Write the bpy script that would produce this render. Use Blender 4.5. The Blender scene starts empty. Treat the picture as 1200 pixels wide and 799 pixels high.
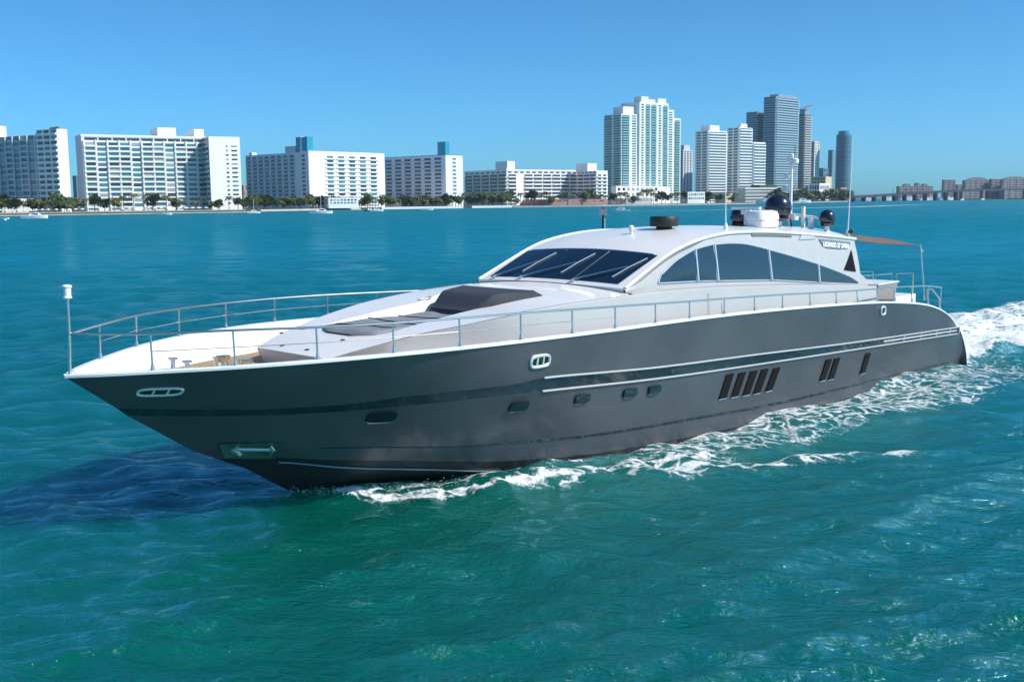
import bpy, math, random
import numpy as np
from math import sin, cos, tan, atan, atan2, radians, pi, sqrt, hypot
from mathutils import Vector, Matrix, noise as mnoise
random.seed(7)
S = bpy.context.scene
COL = S.collection

# ------------------------------------------------------------------ camera
F_PX, HV, CAMH, ROLL = 1256.3, 236.37, 7.0, radians(-.583)
PITCH = atan((399.5-HV)/F_PX)
cp, sp = cos(PITCH), sin(PITCH); cr, sr = cos(ROLL), sin(ROLL)
def ray(u, v):
    x = (u-600)/F_PX; y = (v-399.5)/F_PX
    x, y = cr*x+sr*y, -sr*x+cr*y
    return (x, cp-sp*y, -(cp*y+sp))
def ground(u, v, z=0.):
    r = ray(u, v); t = (z-CAMH)/r[2]; return (r[0]*t, r[1]*t)
def hz(u): return HV + tan(ROLL)*(u-600)
def bear(u): r = ray(u, hz(u)); return r[0]/r[1]
def at_d(u, d): return (bear(u)*d, d)
def z_at(u, v, d):
    r = ray(u, v); return CAMH + r[2]/r[1]*d
cam = bpy.data.cameras.new('camera'); camo = bpy.data.objects.new('camera', cam); COL.objects.link(camo)
R_, U_, Fw = Vector((1,0,0)), Vector((0,sp,cp)), Vector((0,cp,-sp))
ix = cr*R_ + sr*U_; iu = -sr*R_ + cr*U_
M = Matrix((ix, iu, -Fw)).transposed().to_4x4(); M.translation = (0,0,CAMH)
camo.matrix_world = M
cam.sensor_width = 36; cam.lens = 36*F_PX/1200; cam.clip_start = .5; cam.clip_end = 60000
S.camera = camo

# ------------------------------------------------------------------ light
SUN_EL = radians(44); SUN_AZ = atan2(.95, -.31)          # azimuth clockwise from +Y
w = bpy.data.worlds.new('World'); S.world = w; w.use_nodes = True
nt = w.node_tree; bg = nt.nodes['Background']
sky = nt.nodes.new('ShaderNodeTexSky'); sky.sky_type = 'NISHITA'; sky.sun_disc = False
sky.sun_elevation = SUN_EL; sky.sun_rotation = SUN_AZ
sky.altitude = 0; sky.air_density = .62; sky.dust_density = .7; sky.ozone_density = 5.0
hs = nt.nodes.new('ShaderNodeVectorMath'); hs.operation = 'MULTIPLY'; hs.inputs[1].default_value = (.41, .95, 1.12)   # polarised, very clear air
nt.links.new(sky.outputs[0], hs.inputs[0]); nt.links.new(hs.outputs[0], bg.inputs[0])
bg.inputs[1].default_value = .138
sun = bpy.data.lights.new('sun', 'SUN'); sun.energy = 5.0; sun.angle = radians(.5); sun.color = (1, .94, .85)
suno = bpy.data.objects.new('sun', sun); COL.objects.link(suno)
sd = Vector((sin(SUN_AZ)*cos(SUN_EL), cos(SUN_AZ)*cos(SUN_EL), sin(SUN_EL)))
suno.rotation_euler = sd.to_track_quat('Z', 'Y').to_euler()
vs = S.view_settings; vs.view_transform = 'Standard'; vs.look = 'None'; vs.gamma = 1; vs.use_curve_mapping = False
vs.exposure = 0.14

# ------------------------------------------------------------------ materials
MATS = {}
def mat(name, col, rough=.5, metal=0., spec=.5, coat=0., var=0., vscale=3., bump=0., bscale=20., emis=None, alpha=1.):
    if name in MATS: return MATS[name]
    m = bpy.data.materials.new(name); m.use_nodes = True; n = m.node_tree
    b = n.nodes['Principled BSDF']
    b.inputs['Base Color'].default_value = (*col, 1); b.inputs['Roughness'].default_value = rough
    b.inputs['Metallic'].default_value = metal; b.inputs['Specular IOR Level'].default_value = spec
    b.inputs['Coat Weight'].default_value = coat; b.inputs['Coat Roughness'].default_value = .06
    tc = n.nodes.new('ShaderNodeTexCoord')
    if var:
        t = n.nodes.new('ShaderNodeTexNoise'); t.inputs['Scale'].default_value = vscale; t.inputs['Detail'].default_value = 5
        n.links.new(tc.outputs['Object'], t.inputs['Vector'])
        mr = n.nodes.new('ShaderNodeMapRange'); mr.inputs[1].default_value = .3; mr.inputs[2].default_value = .7
        mr.inputs[3].default_value = 1-var; mr.inputs[4].default_value = 1+var
        n.links.new(t.outputs[0], mr.inputs[0])
        mx = n.nodes.new('ShaderNodeVectorMath'); mx.operation = 'SCALE'; mx.inputs[0].default_value = col
        n.links.new(mr.outputs[0], mx.inputs['Scale']); n.links.new(mx.outputs[0], b.inputs['Base Color'])
    if bump:
        t = n.nodes.new('ShaderNodeTexNoise'); t.inputs['Scale'].default_value = bscale; t.inputs['Detail'].default_value = 4
        n.links.new(tc.outputs['Object'], t.inputs['Vector'])
        bp = n.nodes.new('ShaderNodeBump'); bp.inputs['Strength'].default_value = bump; bp.inputs['Distance'].default_value = .02
        n.links.new(t.outputs[0], bp.inputs['Height']); n.links.new(bp.outputs[0], b.inputs['Normal'])
    MATS[name] = m; return m
GEL = mat('white_gelcoat', (.80,.775,.75), .30, coat=.3, var=.03, vscale=.8)
SILV = mat('silver_gelcoat', (.47,.46,.455), .36, metal=.05, coat=.12, var=.04, vscale=.7)
CAPM = mat('white_cap', (.80,.80,.79), .25, coat=.2)
HULLM = mat('hull_metallic_grey', (.076,.077,.088), .38, metal=.25, coat=.22, var=.22, vscale=.4)  # colour mottling stands in for light rippling up off the water
BLACKG = mat('black_gloss', (.012,.016,.022), .06, coat=.6)
BOTT = mat('dark_antifouling', (.012,.014,.016), .5, var=.2)
STEEL = mat('stainless_steel', (.70,.67,.62), .30, metal=1.)
CHROME = mat('chrome', (.92,.88,.80), .3, metal=.55)
GLASSW = mat('windshield_glass', (.004,.009,.020), .04, spec=.5, coat=.25)
GLASSS = mat('side_glass', (.018,.042,.065), .08, spec=.4, coat=.12)
RUB = mat('black_rubber', (.02,.02,.022), .55)
FABD = mat('charcoal_canvas', (.035,.040,.055), .75, bump=.35, bscale=9)
FABL = mat('grey_canvas', (.20,.21,.24), .85, var=.12, vscale=2.5, bump=.6, bscale=4)
DOME = mat('navy_radome', (.012,.015,.028), .22, coat=.4)
TAUP = mat('taupe_fabric', (.15,.10,.085), .8, var=.05)
BEIG = mat('beige_vinyl', (.30,.27,.25), .5, var=.05)
GROOVE = mat('grey_seam', (.16,.16,.155), .5)
def teak():
    m = mat('teak_deck', (.40,.27,.15), .7, var=.15, vscale=4); n = m.node_tree; b = n.nodes['Principled BSDF']
    tc = n.nodes.new('ShaderNodeTexCoord'); wv = n.nodes.new('ShaderNodeTexWave'); wv.bands_direction = 'Y'
    wv.inputs['Scale'].default_value = 3.2; n.links.new(tc.outputs['Object'], wv.inputs['Vector'])
    r = n.nodes.new('ShaderNodeMath'); r.operation = 'LESS_THAN'; r.inputs[1].default_value = .06
    n.links.new(wv.outputs[1], r.inputs[0])
    mx = n.nodes.new('ShaderNodeMix'); mx.data_type = 'RGBA'
    src = b.inputs['Base Color'].links[0].from_socket
    n.links.new(r.outputs[0], mx.inputs[0]); n.links.new(src, mx.inputs[6]); mx.inputs[7].default_value = (.03,.025,.02,1)
    n.links.new(mx.outputs[2], b.inputs['Base Color']); return m
TEAK = teak()

# ------------------------------------------------------------------ mesh helper
class MB:
    def __init__(s): s.v = []; s.f = []; s.m = []
    def add(s, vs_, fs, mi=0):
        o = len(s.v); s.v += [tuple(p) for p in vs_]; s.f += [tuple(i+o for i in f) for f in fs]; s.m += [mi]*len(fs)
        return s
    def box(s, c, d, rz=0, mi=0):
        x, y, z = d[0]/2, d[1]/2, d[2]/2; ca, sa = cos(rz), sin(rz); P = []
        for a, b_, e in ((-1,-1,-1),(1,-1,-1),(1,1,-1),(-1,1,-1),(-1,-1,1),(1,-1,1),(1,1,1),(-1,1,1)):
            px, py = a*x, b_*y
            P.append((c[0]+px*ca-py*sa, c[1]+px*sa+py*ca, c[2]+e*z))
        return s.add(P, [(0,3,2,1),(4,5,6,7),(0,1,5,4),(1,2,6,5),(2,3,7,6),(3,0,4,7)], mi)
    def grid(s, rows, mi=0, flip=False, closed=False):
        n = len(rows[0]); P = [p for r in rows for p in r]; Fs = []
        for i in range(len(rows)-1):
            for j in range(n if closed else n-1):
                a = i*n+j; b_ = i*n+(j+1) % n; q = (a, b_, b_+n, a+n)
                Fs.append(q[::-1] if flip else q)
        return s.add(P, Fs, mi)
    def tube(s, pts, r, n=8, mi=0, r2=None, cap=True):
        pts = [Vector(p) for p in pts]; rows = []; up = None
        for i, p in enumerate(pts):
            t = (pts[min(i+1, len(pts)-1)]-pts[max(i-1, 0)]).normalized()
            a = t.orthogonal().normalized() if up is None else (up-t*up.dot(t)).normalized()
            up = a; b_ = t.cross(a)
            rr = r if r2 is None else r+(r2-r)*i/(len(pts)-1)
            rows.append([p+(a*cos(2*pi*k/n)+b_*sin(2*pi*k/n))*rr for k in range(n)])
        s.grid(rows, mi, closed=True)
        if cap:
            s.add(rows[0], [tuple(range(n))[::-1]], mi); s.add(rows[-1], [tuple(range(n))], mi)
        return s
    def lathe(s, c, prof, n=20, mi=0):
        rows = [[(c[0]+r*cos(2*pi*k/n), c[1]+r*sin(2*pi*k/n), c[2]+z) for k in range(n)] for r, z in prof]
        s.grid(rows, mi, closed=True)
        s.add(rows[0], [tuple(range(n))[::-1]], mi); s.add(rows[-1], [tuple(range(n))], mi)
        return s
    def prism(s, poly, z0, z1, mi=0):
        n = len(poly); P = [(x, y, z0) for x, y in poly]+[(x, y, z1) for x, y in poly]
        return s.add(P, [tuple(range(n))[::-1], tuple(range(n, 2*n))]+[(i, (i+1) % n, n+(i+1) % n, n+i) for i in range(n)], mi)
    def mesh(s, name, mats, smooth=False):
        me = bpy.data.meshes.new(name); me.from_pydata(s.v, [], s.f)
        if not isinstance(mats, (list, tuple)): mats = [mats]
        for m in mats: me.materials.append(m)
        me.polygons.foreach_set('material_index', s.m)
        if smooth:
            me.polygons.foreach_set('use_smooth', [True]*len(s.f))
            try: me.set_sharp_from_angle(angle=radians(38))
            except Exception: pass
        me.update(); return me
    def build(s, name, mats, parent=None, smooth=False, loc=None):
        o = bpy.data.objects.new(name, s.mesh(name, mats, smooth)); COL.objects.link(o)
        if parent: o.parent = parent
        if loc: o.location = loc
        return o
def empty(name, label, cat, loc=(0,0,0), rz=0, group=None):
    o = bpy.data.objects.new(name, None); COL.objects.link(o); o.location = loc; o.rotation_euler = (0,0,rz)
    o['label'] = label; o['category'] = cat
    if group: o['group'] = group
    return o
def tag(o, label=None, cat=None, group=None, kind=None):
    for k, v in (('label',label),('category',cat),('group',group),('kind',kind)):
        if v: o[k] = v
    return o
def lerp_tab(tab, x):
    """tab: list of (x, val...) with x descending"""
    if x >= tab[0][0]: return tab[0][1:]
    if x <= tab[-1][0]: return tab[-1][1:]
    for a, b_ in zip(tab, tab[1:]):
        if b_[0] <= x <= a[0]:
            t = (a[0]-x)/(a[0]-b_[0]); return tuple(p+(q-p)*t for p, q in zip(a[1:], b_[1:]))
def smtab(tab, n=6):
    """catmull-rom refine a table"""
    out = []; T = [tab[0]]+list(tab)+[tab[-1]]
    for i in range(1, len(T)-2):
        p0, p1, p2, p3 = T[i-1], T[i], T[i+1], T[i+2]
        for k in range(n):
            t = k/n
            x = p1[0]+(p2[0]-p1[0])*t
            row = [x]
            for c in range(1, len(p1)):
                m1 = (p2[c]-p0[c])/((p2[0]-p0[0]) or -1)*(p2[0]-p1[0]); m2 = (p3[c]-p1[c])/((p3[0]-p1[0]) or -1)*(p2[0]-p1[0])
                h = (2*t**3-3*t*t+1)*p1[c]+(t**3-2*t*t+t)*m1+(-2*t**3+3*t*t)*p2[c]+(t**3-t*t)*m2
                row.append(h)
            out.append(tuple(row))
    out.append(tuple(tab[-1])); return out

# ------------------------------------------------------------------ water, seen from a low drone
ANG = radians(44.37)
BX, BY = ground(345, 577)
DX, DY = -cos(ANG), -sin(ANG); PX, PY = sin(ANG), -cos(ANG)
def to_boat(X, Y): return ((X-BX)*DX+(Y-BY)*DY, (X-BX)*PX+(Y-BY)*PY)
def boat_px(u, v, z=0.): return to_boat(*ground(u, v, z))
WL = [(0,0.02),(-1,.85),(-2.6,1.95),(-5.2,2.95),(-7.8,3.5),(-10.5,3.76),(-14,3.82),(-18,3.65),(-22,3.45),(-26,3.3),(-31,3.12)]

def seg_d(X, Y, a, b_):
    ax, ay = a; bx, by = b_; dx, dy = bx-ax, by-ay; L = dx*dx+dy*dy
    t = np.clip(((X-ax)*dx+(Y-ay)*dy)/L, 0, 1)
    return np.hypot(X-ax-t*dx, Y-ay-t*dy)
def poly_d(X, Y, pts):
    d = None
    for a, b_ in zip(pts, pts[1:]):
        e = seg_d(X, Y, a, b_); d = e if d is None else np.minimum(d, e)
    return d
def sstep(a, b_, x):
    t = np.clip((x-a)/(b_-a), 0, 1); return t*t*(3-2*t)

def make_water():
    rs = [2.5]
    while rs[-1] < 45: rs.append(rs[-1]+max(.11, rs[-1]*.0042))
    while rs[-1] < 160: rs.append(rs[-1]*1.0055)
    while rs[-1] < 2500: rs.append(rs[-1]*1.013)
    while rs[-1] < 45000: rs.append(rs[-1]*1.1)
    rs = np.array(rs)
    th = list(np.radians(np.arange(-32, 32.01, .14)))
    th += list(np.radians(np.arange(35, 325, 5.)))
    th = np.array(th); nr, na = len(rs), len(th)
    Rr, T = np.meshgrid(rs, th, indexing='ij')
    X = Rr*np.sin(T); Y = Rr*np.cos(T); Z = np.zeros_like(X)
    rng = np.random.RandomState(3)
    fade = np.clip(1-(Rr-60)/220, 0, 1)
    ox = np.zeros_like(X); oy = np.zeros_like(X)
    for i in range(46):
        L = 0.6*(9/.6)**(rng.rand()**1.35); k = 2*pi/L
        ang = radians(-78)+rng.normal()*.55
        a = .0082*L**.7*(.6+.8*rng.rand())
        if L < 3: a *= 1.35
        ph = rng.rand()*2*pi; kx, ky = cos(ang)*k, sin(ang)*k
        ff = fade*np.clip((L*14-Rr*.35)/6, 0, 1)**.5
        p = kx*X+ky*Y+ph
        Z += a*ff*np.sin(p); ox += -a*ff*.8*cos(ang)*np.cos(p)*-1; oy += a*ff*.8*sin(ang)*np.cos(p)
    # the yacht's own waves and foam, with sparkle glints painted as foam
    bx = (X-BX)*DX+(Y-BY)*DY; by = (X-BX)*PX+(Y-BY)*PY
    wlx = np.array([t[0] for t in WL])[::-1]; wly = np.array([t[1] for t in WL])[::-1]
    hb = np.interp(bx, wlx, wly)
    d = np.abs(by)-hb
    crest1 = [boat_px(*q) for q in ((350,577),(400,580),(470,583),(520,580),(600,572),(680,563),(760,552),(835,540))]
    crest2 = [boat_px(*q) for q in ((740,560),(830,552),(900,545),(960,538),(1005,533),(1038,532))]
    aby = np.abs(by)
    dc1 = poly_d(bx, aby, crest1); dc2 = poly_d(bx, aby, crest2)
    alongs = sstep(0.3, -1.6, bx)*sstep(-32.5, -29.5, bx)
    w1 = (.40+.40*sstep(-1, -8, bx))*(1+.35*np.sin(bx*2.3)+.2*np.sin(bx*5.9+1))
    f_c1 = np.exp(-(dc1/w1)**2)*.88*sstep(.6, -.9, bx); f_c2 = np.exp(-(dc2/(.75+.25*np.sin(bx*3.1)))**2)*.84
    outw = np.interp(bx, [-60,-45,-31,-24,-18,-12,-8,-5,-2,0], [8,6.5,4.4,3.7,3.0,2.3,1.5,1.0,.5,.3])
    lace = (1-sstep(outw*.75, outw*1.25, d))*sstep(-.6, 0, d)*sstep(-5, -9, bx)*np.interp(bx, [-60,-34,-31], [.55,.6,1])
    lace = lace*.70
    edge = np.exp(-(np.clip(d, 0, 9)/.3)**2)*.85*sstep(-3.5, -6.5, bx)*sstep(-31.5, -30, bx)*(d > -.6)
    edge = np.maximum(edge, .74*sstep(-.6,-.1,d)*(1-sstep(.35,1.0,d))*sstep(.6,-.6,bx)*sstep(-12,-6,bx))
    # stern wash
    sw = np.interp(bx, [-140,-70,-45,-36,-31.2], [9,6.5,5.2,4.4,3.4])
    wash = sstep(-30.9, -31.8, bx)*(1-sstep(sw*.75, sw*1.15, aby))*np.interp(bx, [-220,-120,-60,-40,-33], [0,.35,.85,1.05,1.25])
    glint_spk = np.zeros_like(bx)  # sparkle glints painted as foam flecks; the last two are crest foam
    for (u, v, r, a) in ((775,606,1.2,.50),(760,622,1.0,.42),(745,590,.8,.42),(850,625,1.6,.34),(700,640,1.5,.3),(900,600,1.4,.3),(820,660,1.6,.3),(1035,533,.55,.8),(1010,536,.7,.6)):
        qx, qy = boat_px(u, v); glint_spk = np.maximum(glint_spk, a*np.exp(-(((bx-qx)**2+(by-qy)**2)/r**2)))
    foam_glint = np.maximum.reduce([f_c1, f_c2, lace, edge, wash, glint_spk])
    Z += (.13+.07*np.sin(bx*5.1)+.05*np.sin(bx*11.3+by*3))*np.exp(-(dc1/.42)**2)*alongs+(.15+.06*np.sin(bx*4.3))*np.exp(-(dc2/.55)**2)
    Z += .10*np.exp(-((d-.25)/.5)**2)*alongs
    bump = np.zeros_like(Z)
    wm = np.clip(wash, 0, 1)
    Z += wm*(.18*np.sin(bx*1.7+2*np.sin(by*.9))*np.sin(by*1.3+.6*np.cos(bx*1.1))+.12+.28*np.exp(-((bx+34)/2.4)**2))
    Z = np.where((d < -.35) & (bx < 0) & (bx > -30.6), -.3, Z)
    # speedboat's long wake far off
    wk = [at_d(*q) for q in ((722,700),(800,715),(880,760),(930,800),(1000,860),(1060,1020),(1140,1300))]
    dw = poly_d(X, Y, wk)
    wid = 5+16*sstep(-20, 500, X)
    foam_glint = np.maximum(foam_glint, np.exp(-(dw/wid)**2)*(.86-.35*sstep(250, 560, X)))
    # scattered small whitecaps
    V = np.stack([(X+ox).ravel(), (Y+oy).ravel(), Z.ravel()], 1)
    V = np.vstack([V, [[0, 0, 0]]])
    idx = np.arange(nr*na).reshape(nr, na)
    a = idx[:-1, :]; b_ = np.roll(idx, -1, axis=1)[:-1, :]; c = np.roll(idx, -1, axis=1)[1:, :]; d_ = idx[1:, :]
    Q = np.stack([a, d_, c, b_], -1).reshape(-1, 4)
    ci = nr*na
    tri = [(int(idx[0, (j+1) % na]), ci, int(idx[0, j])) for j in range(na)]
    me = bpy.data.meshes.new('water')
    nq = len(Q); nl = nq*4+len(tri)*3
    me.vertices.add(len(V)); me.vertices.foreach_set('co', V.astype(np.float32).ravel())
    me.loops.add(nl); me.polygons.add(nq+len(tri))
    li = np.concatenate([Q.ravel(), np.array(tri).ravel()]).astype(np.int32)
    ls = np.concatenate([np.arange(nq)*4, nq*4+np.arange(len(tri))*3]).astype(np.int32)
    me.loops.foreach_set('vertex_index', li); me.polygons.foreach_set('loop_start', ls)
    me.polygons.foreach_set('use_smooth', np.ones(nq+len(tri), bool))
    me.update(); me.validate()
    at = me.attributes.new('foam_glint', 'FLOAT', 'POINT')
    fo = np.concatenate([foam_glint.ravel(), [0]]).astype(np.float32); at.data.foreach_set('value', fo)
    at2 = me.attributes.new('stir', 'FLOAT', 'POINT')
    st = (1-sstep(outw*.8, outw*2.2, d))*sstep(1, -6, bx)*np.interp(bx, [-200,-90,-31], [0,.5,1])
    at2.data.foreach_set('value', np.concatenate([st.ravel(), [0]]).astype(np.float32))
    o = bpy.data.objects.new('water', me); COL.objects.link(o); tag(o, kind='structure')
    # material
    m = bpy.data.materials.new('sea_water'); m.use_nodes = True; n = m.node_tree; L = n.links; N = n.nodes
    b = N['Principled BSDF']; out = N['Material Output']
    geo = N.new('ShaderNodeNewGeometry')
    def noise(scale, detail=4, rough=.55, sx=1, sy=1, rot=0, dist=0.):
        mp = N.new('ShaderNodeMapping'); mp.inputs['Scale'].default_value = (sx, sy, 1); mp.inputs['Rotation'].default_value = (0,0,rot)
        L.new(geo.outputs['Position'], mp.inputs['Vector'])
        t = N.new('ShaderNodeTexNoise'); t.inputs['Scale'].default_value = scale; t.inputs['Detail'].default_value = detail
        t.inputs['Roughness'].default_value = rough; t.inputs['Distortion'].default_value = dist
        L.new(mp.outputs[0], t.inputs['Vector']); return t.outputs[0]
    def math_(op, a, b_=None, c=None):
        t = N.new('ShaderNodeMath'); t.operation = op
        for i, q in enumerate((a, b_, c)):
            if q is None: continue
            if isinstance(q, (int, float)): t.inputs[i].default_value = q
            else: L.new(q, t.inputs[i])
        return t.outputs[0]
    def rng_(a, f0, f1, t0, t1, sm=False):
        t = N.new('ShaderNodeMapRange'); t.interpolation_type = 'SMOOTHSTEP' if sm else 'LINEAR'
        for i, q in enumerate((a, f0, f1, t0, t1)):
            if isinstance(q, (int, float)): t.inputs[i].default_value = q
            else: L.new(q, t.inputs[i])
        return t.outputs[0]
    ln = N.new('ShaderNodeVectorMath'); ln.operation = 'LENGTH'; L.new(geo.outputs['Position'], ln.inputs[0]); dist = ln.outputs['Value']
    big = noise(.035, 3, .5, 1, .8)
    cr_ = N.new('ShaderNodeValToRGB'); cr_.color_ramp.elements[0].position = .36; cr_.color_ramp.elements[1].position = .66
    cr_.color_ramp.elements[0].color = (.0003, .098, .070, 1); cr_.color_ramp.elements[1].color = (.0003, .115, .080, 1)
    L.new(big, cr_.inputs[0])
    sa = N.new('ShaderNodeAttribute'); sa.attribute_name = 'stir'
    mxs = N.new('ShaderNodeMix'); mxs.data_type = 'RGBA'; L.new(math_('MULTIPLY', sa.outputs['Fac'], .75), mxs.inputs[0])
    L.new(cr_.outputs[0], mxs.inputs[6]); mxs.inputs[7].default_value = (.0005, .118, .078, 1)
    gx = N.new('ShaderNodeMix'); gx.data_type = 'RGBA'; L.new(rng_(dist, 18, 150, 0, 1), gx.inputs[0])
    L.new(mxs.outputs[2], gx.inputs[6]); gx.inputs[7].default_value = (.0002, .165, .225, 1)      # body colour painted bluer with distance, in place of reflected sky
    L.new(gx.outputs[2], b.inputs['Base Color'])
    b.inputs['IOR'].default_value = 1.333
    pass
    # ripples
    n1 = noise(1.5, 5, .6, 1, 1.7, radians(10), .4); n2 = noise(5.5, 4, .6, 1, 1.5, radians(-15), .3); n3 = noise(.35, 4, .55, 1, 1.9, radians(4))
    n4 = noise(.09, 5, .6, 1, 2.6, radians(2)); n5 = noise(14, 3, .6, 1, 1.4, 0, .3)
    h = math_('ADD', math_('MULTIPLY', n1, .36), math_('ADD', math_('MULTIPLY', n2, .11), math_('MULTIPLY', n3, .55)))
    rdg = math_('SUBTRACT', 1, math_('ABSOLUTE', math_('SUBTRACT', math_('MULTIPLY', noise(.95, 4, .55, 1, 1.9, radians(-8), .6), 2), 1)))
    rdg2 = math_('SUBTRACT', 1, math_('ABSOLUTE', math_('SUBTRACT', math_('MULTIPLY', noise(3.1, 3, .55, 1, 1.7, radians(12), .5), 2), 1)))
    h = math_('ADD', h, math_('ADD', math_('MULTIPLY', n5, .018), math_('ADD', math_('MULTIPLY', rdg, .20), math_('MULTIPLY', rdg2, .06))))
    h = math_('ADD', h, math_('MULTIPLY', math_('MULTIPLY', n4, rng_(dist, 60, 900, 0, 1)), 9.0))
    # foam, and the glints painted with it
    fa = N.new('ShaderNodeAttribute'); fa.attribute_name = 'foam_glint'
    fn = noise(3.2, 8, .68, 1, 1, 0, 1.2)
    wr = N.new('ShaderNodeMapping'); L.new(geo.outputs['Position'], wr.inputs['Vector'])
    dn = N.new('ShaderNodeTexNoise'); dn.inputs['Scale'].default_value = 1.1; dn.inputs['Detail'].default_value = 4
    L.new(geo.outputs['Position'], dn.inputs['Vector'])
    va = N.new('ShaderNodeVectorMath'); va.operation = 'MULTIPLY_ADD'; L.new(dn.outputs['Color'], va.inputs[0]); va.inputs[1].default_value = (1.3,1.3,0); L.new(geo.outputs['Position'], va.inputs[2])
    rt = N.new('ShaderNodeMapping'); rt.inputs['Rotation'].default_value = (0,0,-ANG); L.new(va.outputs[0], rt.inputs['Vector']); rt.inputs['Scale'].default_value = (.55,1.15,1)
    vo = N.new('ShaderNodeTexVoronoi'); vo.feature = 'DISTANCE_TO_EDGE'; vo.inputs['Scale'].default_value = 2.5
    L.new(rt.outputs[0], vo.inputs['Vector'])
    lace_ = rng_(vo.outputs['Distance'], 0, .28, 1, 0)
    fn3 = noise(.55, 3, .55, 1, 1, 0, .5); fn2 = noise(8., 5, .7, 1, 1, 0, .6)
    pat = math_('ADD', math_('ADD', math_('MULTIPLY', fn, .62), math_('MULTIPLY', lace_, .26)), math_('ADD', math_('MULTIPLY', fn3, .22), math_('MULTIPLY', fn2, .30)))
    thr = math_('SUBTRACT', 1.17, math_('MULTIPLY', fa.outputs['Fac'], .66))
    fm = math_('MULTIPLY', rng_(math_('SUBTRACT', pat, thr), -.03, .17, 0, 1, True), rng_(fa.outputs['Fac'], .03, .15, 0, 1))
    fb = N.new('ShaderNodeBsdfPrincipled'); fb.inputs['Base Color'].default_value = (.78,.82,.83,1); fb.inputs['Roughness'].default_value = .85
    fb.inputs['Specular IOR Level'].default_value = .2
    h2 = math_('ADD', h, math_('MULTIPLY', fm, .10)); h2 = math_('ADD', h2, math_('MULTIPLY', math_('MULTIPLY', fn, fa.outputs['Fac']), .12))
    bp = N.new('ShaderNodeBump'); bp.inputs['Strength'].default_value = 1; bp.inputs['Distance'].default_value = .42
    L.new(h2, bp.inputs['Height']); L.new(bp.outputs[0], fb.inputs['Normal'])
    def vnoise(scale, sy, detail):
        mp = N.new('ShaderNodeMapping'); mp.inputs['Scale'].default_value = (1, sy, 1); L.new(geo.outputs['Position'], mp.inputs['Vector'])
        t = N.new('ShaderNodeTexNoise'); t.inputs['Scale'].default_value = scale; t.inputs['Detail'].default_value = detail; t.inputs['Roughness'].default_value = .6
        L.new(mp.outputs[0], t.inputs['Vector'])
        q = N.new('ShaderNodeVectorMath'); q.operation = 'SUBTRACT'; L.new(t.outputs['Color'], q.inputs[0]); q.inputs[1].default_value = (.5,.5,.5)
        q2 = N.new('ShaderNodeVectorMath'); q2.operation = 'MULTIPLY'; L.new(q.outputs[0], q2.inputs[0]); q2.inputs[1].default_value = (1,1.3,0); return q2.outputs[0]
    sc1 = N.new('ShaderNodeVectorMath'); sc1.operation = 'SCALE'; L.new(vnoise(.45, 1.6, 4), sc1.inputs[0]); L.new(rng_(dist, 20, 200, .22, 1.5), sc1.inputs['Scale'])
    sc2 = N.new('ShaderNodeVectorMath'); sc2.operation = 'SCALE'; L.new(vnoise(2.1, 1.5, 5), sc2.inputs[0]); L.new(rng_(dist, 10, 120, .20, .9), sc2.inputs['Scale'])
    ad0 = N.new('ShaderNodeVectorMath'); L.new(sc1.outputs[0], ad0.inputs[0]); L.new(sc2.outputs[0], ad0.inputs[1])
    sc3 = N.new('ShaderNodeVectorMath'); sc3.operation = 'SCALE'; L.new(vnoise(.075, 3.2, 7), sc3.inputs[0]); L.new(rng_(dist, 30, 260, .15, 2.2), sc3.inputs['Scale'])
    ad1 = N.new('ShaderNodeVectorMath'); L.new(ad0.outputs[0], ad1.inputs[0]); L.new(sc3.outputs[0], ad1.inputs[1])
    ad = N.new('ShaderNodeVectorMath'); L.new(bp.outputs[0], ad.inputs[0]); L.new(ad1.outputs[0], ad.inputs[1])
    nm_ = N.new('ShaderNodeVectorMath'); nm_.operation = 'NORMALIZE'; L.new(ad.outputs[0], nm_.inputs[0]); NRM = nm_.outputs[0]
    body = N.new('ShaderNodeSubsurfaceScattering'); body.falloff = 'BURLEY'; body.inputs['Scale'].default_value = 4.5
    body.inputs['Radius'].default_value = (.4, 1, 1); L.new(gx.outputs[2], body.inputs['Color']); L.new(NRM, body.inputs['Normal'])
    gl_ = N.new('ShaderNodeBsdfGlossy'); gl_.inputs['Color'].default_value = (.5,.88,1,1); L.new(rng_(dist, 25, 500, .09, .3), gl_.inputs['Roughness']); L.new(NRM, gl_.inputs['Normal'])
    fr_ = N.new('ShaderNodeFresnel'); fr_.inputs['IOR'].default_value = 1.333; L.new(NRM, fr_.inputs['Normal'])
    # wave facets that face the eye hide the grazing ones, so open choppy water never mirrors fully
    dif = N.new('ShaderNodeBsdfDiffuse'); L.new(gx.outputs[2], dif.inputs['Color']); L.new(NRM, dif.inputs['Normal'])
    bm_ = N.new('ShaderNodeMixShader'); bm_.inputs[0].default_value = .22; L.new(body.outputs[0], bm_.inputs[1]); L.new(dif.outputs[0], bm_.inputs[2]); body = bm_
    fc = math_('MULTIPLY', math_('MINIMUM', fr_.outputs[0], rng_(dist, 20, 260, .55, .25)), .8)
    wm_ = N.new('ShaderNodeMixShader'); L.new(fc, wm_.inputs[0]); L.new(body.outputs[0], wm_.inputs[1]); L.new(gl_.outputs[0], wm_.inputs[2])
    N.remove(b)
    ms = N.new('ShaderNodeMixShader'); L.new(fm, ms.inputs[0]); L.new(wm_.outputs[0], ms.inputs[1]); L.new(fb.outputs[0], ms.inputs[2])
    L.new(ms.outputs[0], out.inputs['Surface'])
    me.materials.append(m)
make_water()

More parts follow.
